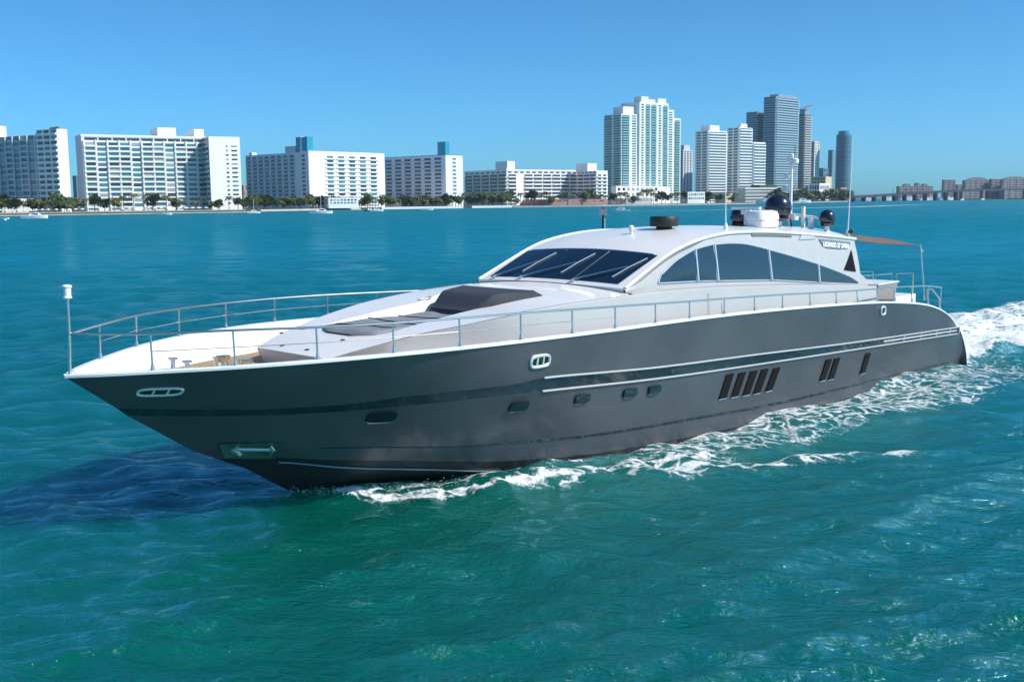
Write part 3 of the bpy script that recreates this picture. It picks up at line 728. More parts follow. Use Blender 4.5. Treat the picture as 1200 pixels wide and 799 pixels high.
# roof gear
def on_roof(x, y, h=0): return (x, y, roofz(x, y)+h)
cyl = MB().lathe(on_roof(-13.9, .55, .05), [(.26,-.05),(.26,.03),(.44,.03),(.47,.08),(.47,.3),(.44,.35),(.05,.36)], 24).build('roof_hatch_drum', RUB, yacht, True)
cyl['label'] = 'squat black drum'
MB().lathe(on_roof(-12.6, .25), [(.05,0),(.05,.12),(.09,.13),(.09,.22),(.04,.27)], 12).build('searchlight', CAPM, yacht, True)
def dome(x, y, r, lift):
    d_ = MB().lathe(on_roof(x, y, lift), [(r*.75,-.02),(r*.98,.08)]+[(r*cos(a), r*.95+r*sin(a)) for a in np.linspace(-.75, 1.5, 12)], 28).build('satellite_dome', DOME, yacht, True)
    MB().lathe(on_roof(x, y, -.02), [(r*.5,0),(r*.3,.05),(r*.3,lift),(r*.8,lift+.01)], 16).build('dome_mount', CAPM, d_, True)
dome(-20.9, .42, .50, .22); dome(-20.4, -.9, .36, .05); dome(-22.1, 1.75, .30, .22)
raft = MB(); T = on_roof(-19.35, .75)
rows = []
for zz, sc in ((0.0,.92),(.02,1),(.22,1),(.23,.96),(.26,.96),(.27,1.03),(.44,1.0),(.56,.88),(.60,.6)):
    r = []
    for k in range(32):
        a = 2*pi*k/32; e = .55
        cx_ = abs(cos(a))**e*(1 if cos(a) > 0 else -1)*.62; cy_ = abs(sin(a))**e*(1 if sin(a) > 0 else -1)*.42
        r.append((T[0]+cx_*sc, T[1]+cy_*sc, T[2]+zz))
    rows.append(r)
raft.grid(rows, closed=True); raft.add(rows[-1], [tuple(range(32))])
raft.build('liferaft_case', CAPM, yacht, True)
rd = MB(); c = on_roof(-19.6, -.1, .45); rd.tube([(c[0], c[1], c[2]-.4), c], .08, 8); rd.box((c[0], c[1], c[2]+.06), (.3,.25,.16)); rd.box((c[0], c[1], c[2]+.2), (.12,1.2,.1)); rd.build('radar', CAPM, yacht)
# mast
mt = MB(); bx_, by_ = -22.1, .2; zb = roofz(bx_, by_)
mt.tube([(bx_, by_, zb-.05), (bx_-.03, by_, zb+1.0), (bx_-.05, by_, 8.45)], .075, 10, r2=.045)
mst = mt.build('mast', CAPM, yacht, True)
MB().tube([(bx_+.3, by_+.25, zb-.05), (bx_, by_, zb+.55)], .035, 8).build('mast_strut', RUB, yacht, True)
MB().box((bx_, by_+.1, zb+.35), (.3,.35,.2)).build('mast_step', CAPM, yacht)
for z_, dy, sz in ((7.25,-.22,.2),(7.75,-.2,.14),(8.3,.16,.17),(8.35,-.16,.13),(8.5,0,.16)):
    MB().lathe((bx_-.04, by_+dy, z_), [(sz*.4,0),(sz*.7,.03),(sz*.7,sz),(sz*.2,sz*1.3)], 12).build('mast_light', CAPM, mst, True)
    MB().tube([(bx_-.04, by_, z_-.02), (bx_-.04, by_+dy, z_)], .025, 6).build('bracket', CAPM, mst)
MB().tube([(bx_-.04, by_+.12, 8.5), (bx_-.04, by_+.12, 8.95)], .012, 6).build('wind_vane', RUB, mst)
for y_, hh, rr in ((.82,.78,.075),(1.15,.42,.10)):
    MB().tube([on_roof(-22.0, y_, -.05), on_roof(-22.0, y_, hh)], rr, 10).build('roof_post', CAPM, yacht, True)
MB().tube([on_roof(-22.05, .25, .46), on_roof(-22.05, 1.5, .44), on_roof(-22.1, 1.75, .3)], .05, 8).build('roof_crossbar', CAPM, yacht, True)
def whip(p, q, name='whip_antenna'):
    a_ = MB().tube([p, q], .022, 6, r2=.008).build(name, CAPM, yacht, True)
    MB().lathe((p[0], p[1], p[2]-.1), [(.07,0),(.07,.12),(.035,.24)], 10).build('antenna_base', CAPM, a_, True)
p = on_roof(-15.1, 2.1, .08); whip(p, (p[0]+.05, p[1], 7.8))
p = on_roof(-22.55, 2.35, .1); whip(p, (p[0]-.05, p[1]+.08, 9.2))
MB().lathe(on_roof(-22.5, 2.5, .12), [(.03,0),(.09,.05),(.1,.12),(.03,.18)], 12).build('stern_speaker', RUB, yacht, True)

# bow rail
tops = [(5.23,0,4.40),(4.07,1.22,4.39),(2.75,2.22,4.42),(1.25,3.03,4.41),(-.37,3.57,4.40),(-2.05,3.86,4.39),(-3.9,3.98,4.36),(-5.7,4.0,4.31),(-7.36,4.0,4.26),(-9.05,4.0,4.21),(-10.6,4.0,4.16),(-12.3,4.0,4.12),(-13.9,3.99,4.07),(-15.5,3.98,4.02),(-17.2,3.95,3.95),(-18.95,3.92,3.88),(-20.5,3.86,3.82),(-22.1,3.78,3.77),(-23.6,3.7,3.73),(-25.2,3.62,3.66),(-26.8,3.55,3.57),(-28.1,3.5,3.43)]
for s in (1, -1):
    T = smtab(tops, 4); MB().tube([(x, s*y, z) for x, y, z in T], .027, 8).build('handrail', STEEL, yacht, True)
    for i, (x, y, z) in enumerate(tops[1:]):
        ys, zs = sheer(x)
        st_ = MB().tube([(x, s*(ys-.07), zs+.03), (x, s*y, z)], .022, 8).build('stanchion', STEEL, yacht, True)
        MB().lathe((x, s*(ys-.07), zs+.03), [(.055,0),(.045,.05),(.026,.14)], 10).build('stanchion_foot', STEEL, st_, True)
    W = []
    for x, y, z in tops[1:9]:
        ys, zs = sheer(x); W.append((x, s*.5*(y+ys-.07), zs+.03+(z-zs)*.5))
        MB().tube(W, .009, 5).build('lifeline', STEEL, yacht)
js = MB().tube([(5.27,0,3.55), (5.23,0,4.4), (5.22,0,5.15)], .03, 10).build('jackstaff', STEEL, yacht, True)
MB().lathe((5.22,0,5.12), [(.06,0),(.09,.02),(.09,.04),(.075,.06),(.08,.22),(.1,.24),(.1,.27),(.05,.29)], 16).build('bow_light', CAPM, js, True)
# foredeck hardware
def hw_post(u, v, y, h, r, name, cap=1.6):
    x, _, z = aty(u, v, y); z = floor_z(x)
    MB().lathe((x, y, z), [(r*1.3,0),(r*1.2,.04),(r*.75,.08),(r*.7,h*.85),(r*cap,h*.88),(r*cap,h)], 14).build(name, STEEL, yacht, True)
for yy in (.55, -.1): MB().lathe((2.95, yy, floor_z(2.95)), [(.10,0),(.09,.04),(.06,.08),(.05,.36),(.11,.38),(.11,.42)], 14).build('bollard', STEEL, yacht, True)
for yy in (.45, -.55):
    MB().lathe((1.45, yy, floor_z(1.45)), [(.18,0),(.17,.05),(.12,.09),(.10,.22),(.16,.32),(.17,.37),(.05,.38)], 18).build('capstan', STEEL, yacht, True)
MB().lathe((2.05, .15, floor_z(2.05)), [(.16,0),(.15,.08),(.08,.16),(.03,.18),(.03,.42),(.07,.43),(.07,.46)], 12).build('windlass_brake', STEEL, yacht, True)
ch = MB()
for k in range(12): ch.tube([(2.0+.12*k, .32+.02*(k % 2), floor_z(2.0+.12*k)+.03), (2.10+.12*k, .32+.02*((k+1) % 2), floor_z(2.1+.12*k)+.03)], .022, 6)
ch.build('anchor_chain', STEEL, yacht)
for yy in (-.75, .95): MB().tube([(3.5,yy,floor_z(3.5)+.02),(3.42,yy,floor_z(3.5)+.11),(3.12,yy,floor_z(3.2)+.11),(3.05,yy,floor_z(3.0)+.02)], .03, 8).build('cleat', CHROME, yacht, True)
cp_ = MB(); cp_.tube([(.9+.16*cos(a)*k2, 1.15+.16*sin(a)*k2, floor_z(.9)+.03+.02*j) for j, k2 in enumerate((1,.95,.9)) for a in np.linspace(0, 2*pi, 12)], .022, 6); cp_.build('rope_coil', mat('rope', (.3,.3,.33), .8), yacht, True)

# cockpit
ck = MB(); ck.add([(-22.6,2.7,3.7),(-22.6,-2.7,3.7),(-22.9,-2.7,4.02),(-22.9,2.7,4.02),(-23.7,2.7,3.72),(-23.7,-2.7,3.72)], [(0,3,2,1),(3,4,5,2),(0,4,3),(1,2,5)])
ck.build('cockpit_sofa', GEL, yacht)
MB().box((-22.75, 2.35, 4.12), (.5,.5,.25)).build('red_cushion', mat('red_cloth', (.12,.01,.012), .8, bump=.4), yacht)
cs = MB()
cs.grid([[(x, y, 2.9) for x, y in [(-23.3,3.2),(-24.7,3.1),(-24.7,1.9),(-23.3,1.9)]], [(x, y, 3.82) for x, y in [(-23.05,3.35),(-24.95,3.2),(-24.95,1.8),(-23.05,1.8)]]], closed=True)
cs.build('cockpit_bar', BEIG, yacht)
MB().prism([(-23.02,3.38),(-25.0,3.22),(-25.0,1.75),(-23.02,1.75)], 3.82, 3.87).build('bar_top', GEL, yacht)
MB().box((-27.3, 0, 2.9), (2.2, 4.6, .4)).build('aft_sun_pad', GEL, yacht)
# stern stair rails
def rail(pts, r=.022, name='stair_rail'):
    return MB().tube(pts, r, 8).build(name, STEEL, yacht, True)
for y in (1.6, -.2):
    q = rail([(-24.9,y,2.9),(-24.9,y,3.98),(-27.7,y,3.93),(-27.7,y,2.8)])
    rail([(-24.9,y,3.4),(-27.7,y,3.35)], .018); rail([(-26.3,y,2.9),(-26.3,y,3.95)], .018)
    rail([(-28.0,y,2.5),(-28.1,y,3.9),(-29.6,y,3.85),(-29.7,y,1.9)])
# bent end of the aft rail
for s in (1, -1):
    rail([(-26.9, s*3.5, 3.0), (-26.8, s*3.5, 3.45), (-27.3, s*3.5, 3.4), (-28.0, s*3.48, 3.0), (-28.15, s*3.46, 2.52)], .03)
# awning over the cockpit
z0 = 5.47
Ax = [(-22.5,2.5,5.50),(-22.5,-2.5,5.62)]; far = (-27.2,2.9,5.12), (-27.2,-2.9,5.12)
rows = []
for k in range(12):
    t = k/11; x = -22.5-4.75*t; hw = (2.45+.45*t)*(1-.08*sin(pi*t)); r = []
    for j in range(9):
        q = -1+2*j/8; r.append((x, q*hw, 5.50-.38*t+(1-q*q)*(.34+.10*(1-t))-.04*sin(pi*t)))
    rows.append(r)
aw = MB().grid(rows); aw.grid([[(x, y, z-.015) for x, y, z in r] for r in rows], flip=True)
aw.build('awning', TAUP, yacht, True)
for s in (1, -1):
    MB().tube([(-27.3, s*2.92, 5.15), (-26.95, s*3.35, 3.0)], .03, 8).build('awning_pole', STEEL, yacht, True)
    MB().tube([(-27.25, s*2.9, 5.12), (-27.55, s*2.95, 4.85)], .02, 8).build('pole_hook', STEEL, yacht, True)

# ------------------------------------------------------------------ the far shore
def mk(name, col, rough=.6, **k): return mat(name, col, rough, **k)
WHT = mk('white_stucco', (.86,.85,.83), .7, var=.05, vscale=.05)
OFFW = mk('cream_stucco', (.62,.60,.56), .7, var=.05, vscale=.05)
GRYC = mk('grey_concrete', (.60,.62,.65), .7, var=.06, vscale=.05)
PNK = mk('terracotta_stucco', (.42,.24,.20), .75, var=.1, vscale=.05)
YEL = mk('yellow_stucco', (.62,.53,.34), .75)
TEAL = mk('turquoise_panel', (.02,.30,.42), .4)
BLG = mk('blue_grey_panel', (.13,.20,.27), .45)
GL = [mk('window_dark', (.03,.05,.075), .12), mk('window_teal', (.07,.21,.25), .2), mk('window_curtain', (.32,.36,.37), .4), mk('window_blue', (.06,.14,.22), .12)]
BALG = mk('balcony_glass', (.30,.50,.52), .2); ROOFD = mk('roof_dark', (.08,.08,.08), .9)
BRC = mk('bridge_concrete', (.02,.035,.05), .8, var=.15, vscale=.1)
BRP = mk('bridge_pier', (.22,.22,.21), .85, var=.15, vscale=.1)
SAND = mk('pale_sand', (.50,.47,.41), .95, var=.12, vscale=.08)
STN = mk('seawall_stone', (.33,.32,.30), .9, var=.25, vscale=.4)
GRASS = mk('park_green', (.06,.08,.035), .95, var=.4, vscale=.05)
_wm = {}
def wmesh(kind, w_, h, m, d=.25):
    k = (kind, round(w_, 1), round(h, 1), m.name)
    if k not in _wm: _wm[k] = MB().box((0, -d/2+.02, 0), (w_, d, h)).mesh(kind, m)
    return _wm[k]
class Bld:
    def __init__(s, name, label, cat, cu, dist, ul, ur, b_deg, z0=2., group=None):
        s.X, s.Y = at_d(cu, dist); s.b = radians(b_deg); s.z0 = z0; s.dist = dist
        s.e = empty(name, label, cat, (s.X, s.Y, z0), 0, group)
        dR = (cos(s.b), sin(s.b)); dL = (-sin(s.b), cos(s.b))
        def ln(u, d):
            if u is None: return 0
            k = bear(u); return (s.X-k*s.Y)/(k*d[1]-d[0])
        s.LR = ln(ur, dR); s.LL = ln(ul, dL); s.dR, s.dL = dR, dL
        s.n = {}
        s.cnt = {'window': 0, 'balcony': 0}; s.rest = {'window': MB(), 'balcony': MB()}
        if not (s.LR > 2 and s.LL > 2): print('BLD warn', name, s.LR, s.LL)
    def h(s, v, u=None):
        u = u if u is not None else 600; 
        k = z_at(600, v-tan(ROLL)*0+0, s.dist); return k-s.z0
    def top(s, cu, v): return z_at(cu, v, s.dist)-s.z0
    def P(s, r, l): return (s.dR[0]*r+s.dL[0]*l, s.dR[1]*r+s.dL[1]*l)
    def vol(s, r0, r1, l0, l1, z0, z1, m, name='wall'):
        return MB().prism([s.P(r0, l0), s.P(r1, l0), s.P(r1, l1), s.P(r0, l1)], z0, z1).build(name, m, s.e)
    def place(s, kind, me_, loc, rz, dims, m):
        s.cnt[kind] += 1
        if s.cnt[kind] <= 100:
            o = bpy.data.objects.new(kind, me_); COL.objects.link(o); o.parent = s.e; o.location = loc; o.rotation_euler = (0,0,rz)
        else:
            mi = s.mi.setdefault((kind, m.name), len([1 for k in s.mi if k[0] == kind])); s.ml.setdefault(kind, [])
            if m not in s.ml[kind]: s.ml[kind].append(m)
            w_, d, h = dims; s.rest[kind].box((loc[0]+sin(rz)*(d/2-.02), loc[1]-cos(rz)*(d/2-.02), loc[2]), (w_, d, h), rz, s.ml[kind].index(m))
    mi = None; ml = None
    def face(s, side, a0, a1, z0, z1, floors, bays, wf=.6, hf=.55, bal=None, bm=None, band=False, off=0., gl=None, skip=None, bd=1.6, bw=.94, jit=True):
        """windows (and balconies) over part of the right ('R') or left ('L') face; off = set-back of that face"""
        if s.mi is None: s.mi = {}; s.ml = {}
        gl = gl or GL
        d = s.dR if side == 'R' else s.dL; nrm = (s.dR[1], -s.dR[0]) if side == 'R' else (-s.dR[0], -s.dR[1])
        rz = atan2(-nrm[0], nrm[1])+pi   # local -y looks along the outward normal
        fh = (z1-z0)/floors; bwid = (a1-a0)/bays
        for i in range(floors):
            zc = z0+fh*(i+.5)
            if band:
                m = gl[i % len(gl)]; c = (d[0]*(a0+a1)/2-nrm[0]*off, d[1]*(a0+a1)/2-nrm[1]*off)
                s.place('window', wmesh('window', (a1-a0)*wf, fh*hf, m), (c[0], c[1], zc), rz, ((a1-a0)*wf, .25, fh*hf), m)
                if bal:
                    bz = zc-fh*.34
                    s.place('balcony', wmesh('balcony', (a1-a0)*bw, fh*.34, bm, bd), (c[0], c[1], bz), rz, ((a1-a0)*bw, bd, fh*.34), bm)
                continue
            for j in range(bays):
                if skip and skip(i, j): continue
                t = a0+bwid*(j+.5); c = (d[0]*t-nrm[0]*off, d[1]*t-nrm[1]*off)
                m = random.choice(gl) if jit else gl[0]
                s.place('window', wmesh('window', bwid*wf, fh*hf, m), (c[0], c[1], zc+fh*.05), rz, (bwid*wf, .25, fh*hf), m)
                if bal and bal(i, j):
                    s.place('balcony', wmesh('balcony', bwid*bw, fh*.3, bm, bd), (c[0], c[1], zc-fh*.35), rz, (bwid*bw, bd, fh*.3), bm)
    def done(s):
        for k in ('window', 'balcony'):
            if s.cnt[k] > 100:
                o = s.rest[k].build(k, s.ml[k], s.e); tag(o, kind='stuff')
        return s

# land: one sheet behind a curving shoreline
shore = [(-260,760),(-60,800),(50,850),(160,900),(285,960),(300,1050),(420,1180),(560,1260),(700,1330),(830,1480),(905,1600),(945,1850),(985,2050)]
# flecks of spray thrown up along the bow wave and at the stern
sprm = MB(); rs_ = random.Random(11)
def fleck(x, y, z, r):
    a = Vector((rs_.gauss(0,1), rs_.gauss(0,1), rs_.gauss(0,1))).normalized(); b_ = a.orthogonal().normalized(); c_ = a.cross(b_)
    p = Vector((x, y, z)); sprm.add([p+a*r*1.6, p-a*r*.8+b_*r, p-a*r*.8-b_*r*.5+c_*r*.87, p-a*r*.8-b_*r*.5-c_*r*.87], [(0,1,2),(0,2,3),(0,3,1),(1,3,2)])
for _ in range(1800):
    x = -rs_.random()**1.1*12+.2; hb_ = float(np.interp(-x, [-t[0] for t in WL], [t[1] for t in WL])); s = rs_.choice((1,1,1,-1))
    y = hb_+abs(rs_.gauss(0, .3))+.05; z = .05+abs(rs_.gauss(0, .07)); fleck(x, s*y, z, rs_.uniform(.004,.011))
for _ in range(1500):
    x = -31.3-abs(rs_.gauss(0, 2.2)); fleck(x, rs_.uniform(-3.6, 3.6), .15+abs(rs_.gauss(0, .22)), rs_.uniform(.01,.035))
spo = sprm.build('spray', mat('spray_white', (.8,.84,.86), .6)); spo.location = (BX, BY, 0); spo.rotation_euler = (0,0,pi+ANG)
tag(spo, 'white droplets thrown up along the bow wave and stern wash', 'spray', kind='stuff')
pts = [at_d(*q) for q in shore]
back = [at_d(1010, 4200), at_d(-260, 3600)]
MB().prism(pts+back, -1.5, 1.7).build('ground', GRASS).__setitem__('kind', 'structure')
def strip(us, name, m, d0, d1, z0, z1, kind='structure', lab=None, cat=None):
    P = [at_d(u, float(np.interp(u, [q[0] for q in shore], [q[1] for q in shore]))) for u in us]
    a = []; 
    for i, p in enumerate(P):
        q = P[min(i+1, len(P)-1)]; r = P[max(i-1, 0)]; t = (q[0]-r[0], q[1]-r[1]); L = hypot(*t); n_ = (-t[1]/L, t[0]/L)
        a.append((p, n_))
    inner = [(p[0]+n_[0]*d0, p[1]+n_[1]*d0) for p, n_ in a]; outer = [(p[0]+n_[0]*d1, p[1]+n_[1]*d1) for p, n_ in a]
    mb = MB(); n = len(a)
    for i in range(n-1):
        q = [inner[i], inner[i+1], outer[i+1], outer[i]]
        mb.add([(x, y, z0) for x, y in q]+[(x, y, z1) for x, y in q], [(4,5,6,7),(0,1,5,4),(1,2,6,5),(2,3,7,6),(3,0,4,7)])
    o = mb.build(name, m)
    if lab: tag(o, lab, cat)
    else: o['kind'] = 'structure'
    return o
strip(list(range(-250, 300, 12)), 'beach', SAND, -9, 2, -1, .55)
strip(list(range(-250, 300, 12)), 'seawall', STN, 2.02, 4.5, -1, 2.5, lab='long grey stone seawall below the hotel terraces on the left', cat='seawall')
strip(list(range(-250, 300, 12)), 'promenade', mk('pale_paving', (.5,.48,.45), .85), 4.52, 14, 1, 1.9)
strip(list(range(300, 420, 12))+[418], 'sand_bank', SAND, -6, 6, -1, 1.75)
strip(list(range(446, 550, 12)), 'quay', mk('white_quay', (.66,.64,.6), .8), -2, 5, -1, 2.4, lab='low white quay wall in front of the grey slab apartments', cat='quay')
strip(list(range(552, 602, 12)), 'white_quay_path', mk('white_quay', (.66,.64,.6), .8), -2, 5, -1, 2.6)
strip(list(range(600, 1000, 14)), 'rocky_shore', STN, -3, 3, -1, 1.9)

RND = random.Random(5)
bal_all = lambda i, j: True
# 1 leftmost hotel
D = 960
b = Bld('hotel_tower', 'wide blue-shaded apartment hotel at the far left with a blank white end wall', 'hotel', 72, D, -60, 84, 60)
H = b.top(75, 151); Hl = b.top(40, 157); fl = (H-4)/14
b.vol(0, b.LR, 0, b.LL*.17, 0, H, WHT); b.vol(.3, b.LR-.3, b.LL*.17+.02, b.LL, 0, Hl, GRYC, 'low_wing')
b.face('L', 0, b.LL*.17, 4, H, 14, 3, .72, .6, bal_all, WHT, gl=[GL[0],GL[3],GL[1]])
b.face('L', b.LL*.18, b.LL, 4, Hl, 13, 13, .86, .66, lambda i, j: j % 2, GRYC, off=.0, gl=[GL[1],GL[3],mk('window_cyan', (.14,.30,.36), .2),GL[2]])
for k in range(0, 14): 
    t = b.LL*.18+(b.LL*.82)*k/13; x, y = b.P(-1.1, t); MB().box((x, y, Hl/2), (1.0, 1.0, Hl), b.b).build('column', GRYC, b.e)
b.vol(2, 9, b.LL*.5, b.LL*.62, Hl, Hl+b.top(5,143)-b.top(5,157), WHT, 'roof_house')
for k in range(7):
    x, y = b.P(3+.5*k, 2+k*2.3); MB().lathe((x, y, H), [(.4,0),(1.3,.6),(1.0,1.6),(.2,2.2)], 8).build('roof_plant', mk('leaf_green', (.05,.09,.03), .8), b.e)
b.done()
# 2 white slab with projecting wing
D = 1010
b = Bld('slab_hotel', 'long white slab hotel of thirteen balcony floors with pale sunlit front', 'hotel', 100, D, 93, 246, 30)
H = b.top(100, 158); b.vol(0, b.LR, 0, b.LL, 0, H, WHT)
b.vol(-.4, b.LR, -.4, b.LL+.4, H-1.6, H+.5, WHT, 'parapet')
b.face('R', 2, b.LR, 3, H-6, 13, 11, .78, .62, lambda i, j: j % 3 != 1, WHT, gl=[GL[0],GL[1],GL[3],GL[2],GL[1]])
b.face('R', 2, b.LR, H-5.2, H-2, 1, 9, .9, .7, None, gl=[GL[0]])
for k in range(0, 12):
    t = 2+(b.LR-2)*k/11; x, y = b.P(t, -1.4); MB().box((x, y, H/2-2), (.7, .9, H-4), b.b).build('fin', WHT, b.e)
b.vol(b.LR*.60, b.LR*.75, 2, b.LL-2, H+.5, H+b.top(195,149)-b.top(195,160), WHT, 'roof_house')
b.vol(b.LR*.90, b.LR*.98, 2, b.LL-2, H+.5, H+b.top(195,150)-b.top(195,160), WHT, 'roof_house')
b.done()
b = Bld('hotel_wing', 'tall white end block with two columns of small windows beside the long slab hotel', 'hotel', 248, 1045, 234, 284, 30)
H = b.top(248, 160); b.vol(0, b.LR, 0, b.LL, 0, H, WHT)
b.face('L', 1, b.LL, 3, H, 14, 4, .8, .62, bal_all, BALG, gl=[GL[1],GL[3],GL[0]])
b.face('R', b.LR*.5, b.LR*.66, 4, H-7, 14, 1, .5, .35, None, gl=[GL[0],GL[2]])
b.face('R', b.LR*.70, b.LR*.92, 4, H-7, 14, 1, .85, .34, None, gl=[GL[0],GL[2],GL[1]])
b.done()
b = Bld('far_tower', 'slim blue office tower peeking between the two hotels on the left', 'tower', 91, 1900, 87, 95, 60); H = b.top(91, 206)
b.vol(0, b.LR, 0, b.LL, 0, H, BLG); b.face('R', 1, b.LR-1, 4, H, 14, 1, .8, .5, band=True, gl=[GL[3]]); b.face('L', 1, b.LL-1, 4, H, 14, 1, .8, .5, band=True, gl=[GL[3]]); b.done()
b = Bld('low_house', 'small pale pink house in the gap beside the white end block', 'house', 286, 1400, 284, 291, 50); H = b.top(287, 217)
b.vol(0, b.LR, 0, b.LL, 0, H, PNK); b.face('R', 0, b.LR, 1, H, 4, 2, .5, .5); b.done()
# 3 two blocks with turquoise roof towers
D = 1180
b = Bld('apartment_block', 'grey and white apartment block with turquoise roof tower and sunlit right face', 'apartments', 363, D, 290, 451, 48)
H = b.top(363, 178); b.vol(0, b.LR, 0, b.LL, 0, H, mk('lilac_grey_stucco', (.76,.75,.78), .7, var=.04, vscale=.05))
b.vol(.5, b.LR+.5, -.5, b.LL*.14, 0, H+1, WHT, 'end_bay')
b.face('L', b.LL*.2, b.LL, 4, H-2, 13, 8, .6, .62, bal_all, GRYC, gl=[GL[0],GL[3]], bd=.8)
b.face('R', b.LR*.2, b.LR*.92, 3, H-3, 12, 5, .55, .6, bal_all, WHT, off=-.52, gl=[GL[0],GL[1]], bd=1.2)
b.face('L', b.LL*.03, b.LL*.12, 4, H-2, 12, 1, .5, .5, None, gl=[GL[0]])
ht = b.top(363, 160)
b.vol(1, 9, b.LL*.02, b.LL*.10, H+1, ht, TEAL, 'roof_tower'); b.vol(1, 9, b.LL*.12, b.LL*.19, H+1, ht, TEAL, 'roof_tower'); b.vol(.5, 9, b.LL*.10, b.LL*.12, H+1, ht+.5, WHT, 'tower_fin')
b.vol(1, 9, b.LL*.2, b.LL*.36, H, b.top(363, 170), GRYC, 'roof_house')
b.vol(1, 7, b.LL*.90, b.LL*.95, 0, H+3, WHT, 'stair_tower')
b.done()
b = Bld('apartment_slab', 'blue-shaded apartment slab with turquoise tower at its right end', 'apartments', 523, 1290, 451, 543, 48)
H = b.top(523, 182); b.vol(0, b.LR, 0, b.LL, 0, H, mk('lilac_grey_stucco', (.76,.75,.78), .7))
b.face('L', b.LL*.04, b.LL, 4, H-2, 12, 6, .62, .64, bal_all, GRYC, gl=[GL[0],GL[3]], bd=.8)
b.face('R', b.LR*.3, b.LR*.7, 4, H-2, 12, 1, .5, .45, None, gl=[GL[1]])
b.vol(1, 8, 1, b.LL*.13, H, b.top(523, 166), TEAL, 'roof_tower'); b.vol(0, b.LR, b.LL*.0, b.LL, H, H+.8, TEAL, 'parapet'); b.done()
# 4 low white terraces
D = 1380
b = Bld('terrace_apartments', 'low eight storey white balcony block with a dark shaded left half', 'apartments', 594, D, 545, 690, 36)
H = b.top(594, 199); b.vol(0, b.LR, 0, b.LL, 0, H, WHT)
b.vol(-.6, b.LR, -.6, b.LL, H-1.5, H+.4, WHT, 'parapet')
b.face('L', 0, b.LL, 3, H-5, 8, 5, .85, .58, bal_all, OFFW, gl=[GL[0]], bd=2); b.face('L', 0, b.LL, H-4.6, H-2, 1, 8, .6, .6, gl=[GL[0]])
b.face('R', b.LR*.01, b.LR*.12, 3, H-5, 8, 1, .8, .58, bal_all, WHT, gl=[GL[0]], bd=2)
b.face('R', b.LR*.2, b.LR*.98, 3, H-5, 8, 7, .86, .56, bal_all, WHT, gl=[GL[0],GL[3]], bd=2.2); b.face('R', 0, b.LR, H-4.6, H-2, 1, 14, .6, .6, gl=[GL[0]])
b.vol(2, 14, 1, b.LL*.28, H, b.top(594, 189), WHT, 'roof_house'); b.done()
b = Bld('terrace_wing', 'white projecting wing with stacked balconies below the tall condo tower', 'apartments', 699, 1400, 676, 712, 38)
H = b.top(699, 200); b.vol(0, b.LR, 0, b.LL, 0, H, WHT); b.face('L', 1, b.LL-1, 3, H-4, 8, 3, .85, .56, bal_all, WHT, gl=[GL[0],GL[3]], bd=2)
b.face('R', 1, b.LR-.5, 3, H-4, 8, 2, .6, .5, bal_all, WHT, gl=[GL[0]], bd=1.5); b.face('L', 0, b.LL, H-3.6, H-1.2, 1, 5, .6, .6, gl=[GL[0]])
b.vol(b.LR*.1, b.LR*.9, b.LL*.5, b.LL*1.1, H, b.top(699, 191), WHT, 'roof_house'); b.done()
# tall condo tower with stepped crown
D = 1560
b = Bld('condo_tower', 'tallest white and green condo tower with stepped crown in the middle of the skyline', 'tower', 728, D, 708, 797, 38)
T_ = lambda v: b.top(750, v)
R_l, L_l = b.LR, b.LL
CW = mk('condo_white', (.74,.75,.72), .6); GG = [mk('window_green', (.03,.16,.14), .15), GL[1], GL[0]]
b.vol(0, R_l*.27, 0, L_l, 0, T_(133), CW); b.vol(R_l*.06, R_l*.32, L_l*.12, L_l*.7, T_(133), T_(124), CW, 'crown')
b.vol(R_l*.27, R_l*.76, -3, L_l, 0, T_(118), CW, 'core'); b.vol(R_l*.30, R_l*.42, -2.5, 12, T_(118), T_(111.5), CW, 'crown'); b.vol(R_l*.58, R_l*.72, -2.5, 12, T_(118), T_(112.5), CW, 'crown'); b.vol(R_l*.42, R_l*.58, 1, 9, T_(118), T_(114), CW, 'crown')
b.vol(R_l*.76, R_l*.88, 0, L_l, 0, T_(125), CW, 'shoulder'); b.vol(R_l*.88, R_l, 0, L_l*.9, 0, T_(135), CW, 'shoulder')
b.face('L', 0, L_l*.45, 6, T_(134), 34, 1, .9, .55, bal_all, BALG, band=True, gl=GG, bd=2)
b.face('L', L_l*.55, L_l, 6, T_(134), 34, 1, .9, .55, bal_all, BALG, band=True, gl=GG, bd=2)
b.face('R', R_l*.01, R_l*.13, 6, T_(134), 34, 1, .92, .55, bal_all, BALG, band=True, gl=GG, bd=2)
b.face('R', R_l*.15, R_l*.26, 6, T_(134), 34, 1, .6, .5, None, gl=GG)
for i, (a0, a1, bb) in enumerate(((.28,.36,0),(.37,.45,1),(.46,.56,1),(.57,.65,0),(.66,.75,1))):
    b.face('R', R_l*a0, R_l*a1, 6, T_(120), 38, 1, .72 if bb else .5, .52, bal_all if bb else None, BALG, band=bool(bb), gl=GG, off=-3, bd=1.4)
b.face('R', R_l*.77, R_l*.87, 6, T_(127), 36, 1, .6, .5, None, gl=GG)
b.face('R', R_l*.89, R_l*.99, 6, T_(137), 33, 1, .8, .55, bal_all, BALG, band=True, gl=GG, bd=2)
b.vol(-14, R_l*.6, -26, -4, 0, T_(219), WHT, 'podium'); b.done()
pod = Bld('podium_block', 'low white garage podium at the foot of the tallest tower', 'building', 722, 1500, 716, 772, 38); H = pod.top(722, 218)
pod.vol(0, pod.LR, 0, pod.LL, 0, H, WHT); pod.face('R', 1, pod.LR-1, 1, H-1, 3, 9, .5, .5, gl=[GL[0],GL[2]]); pod.done()
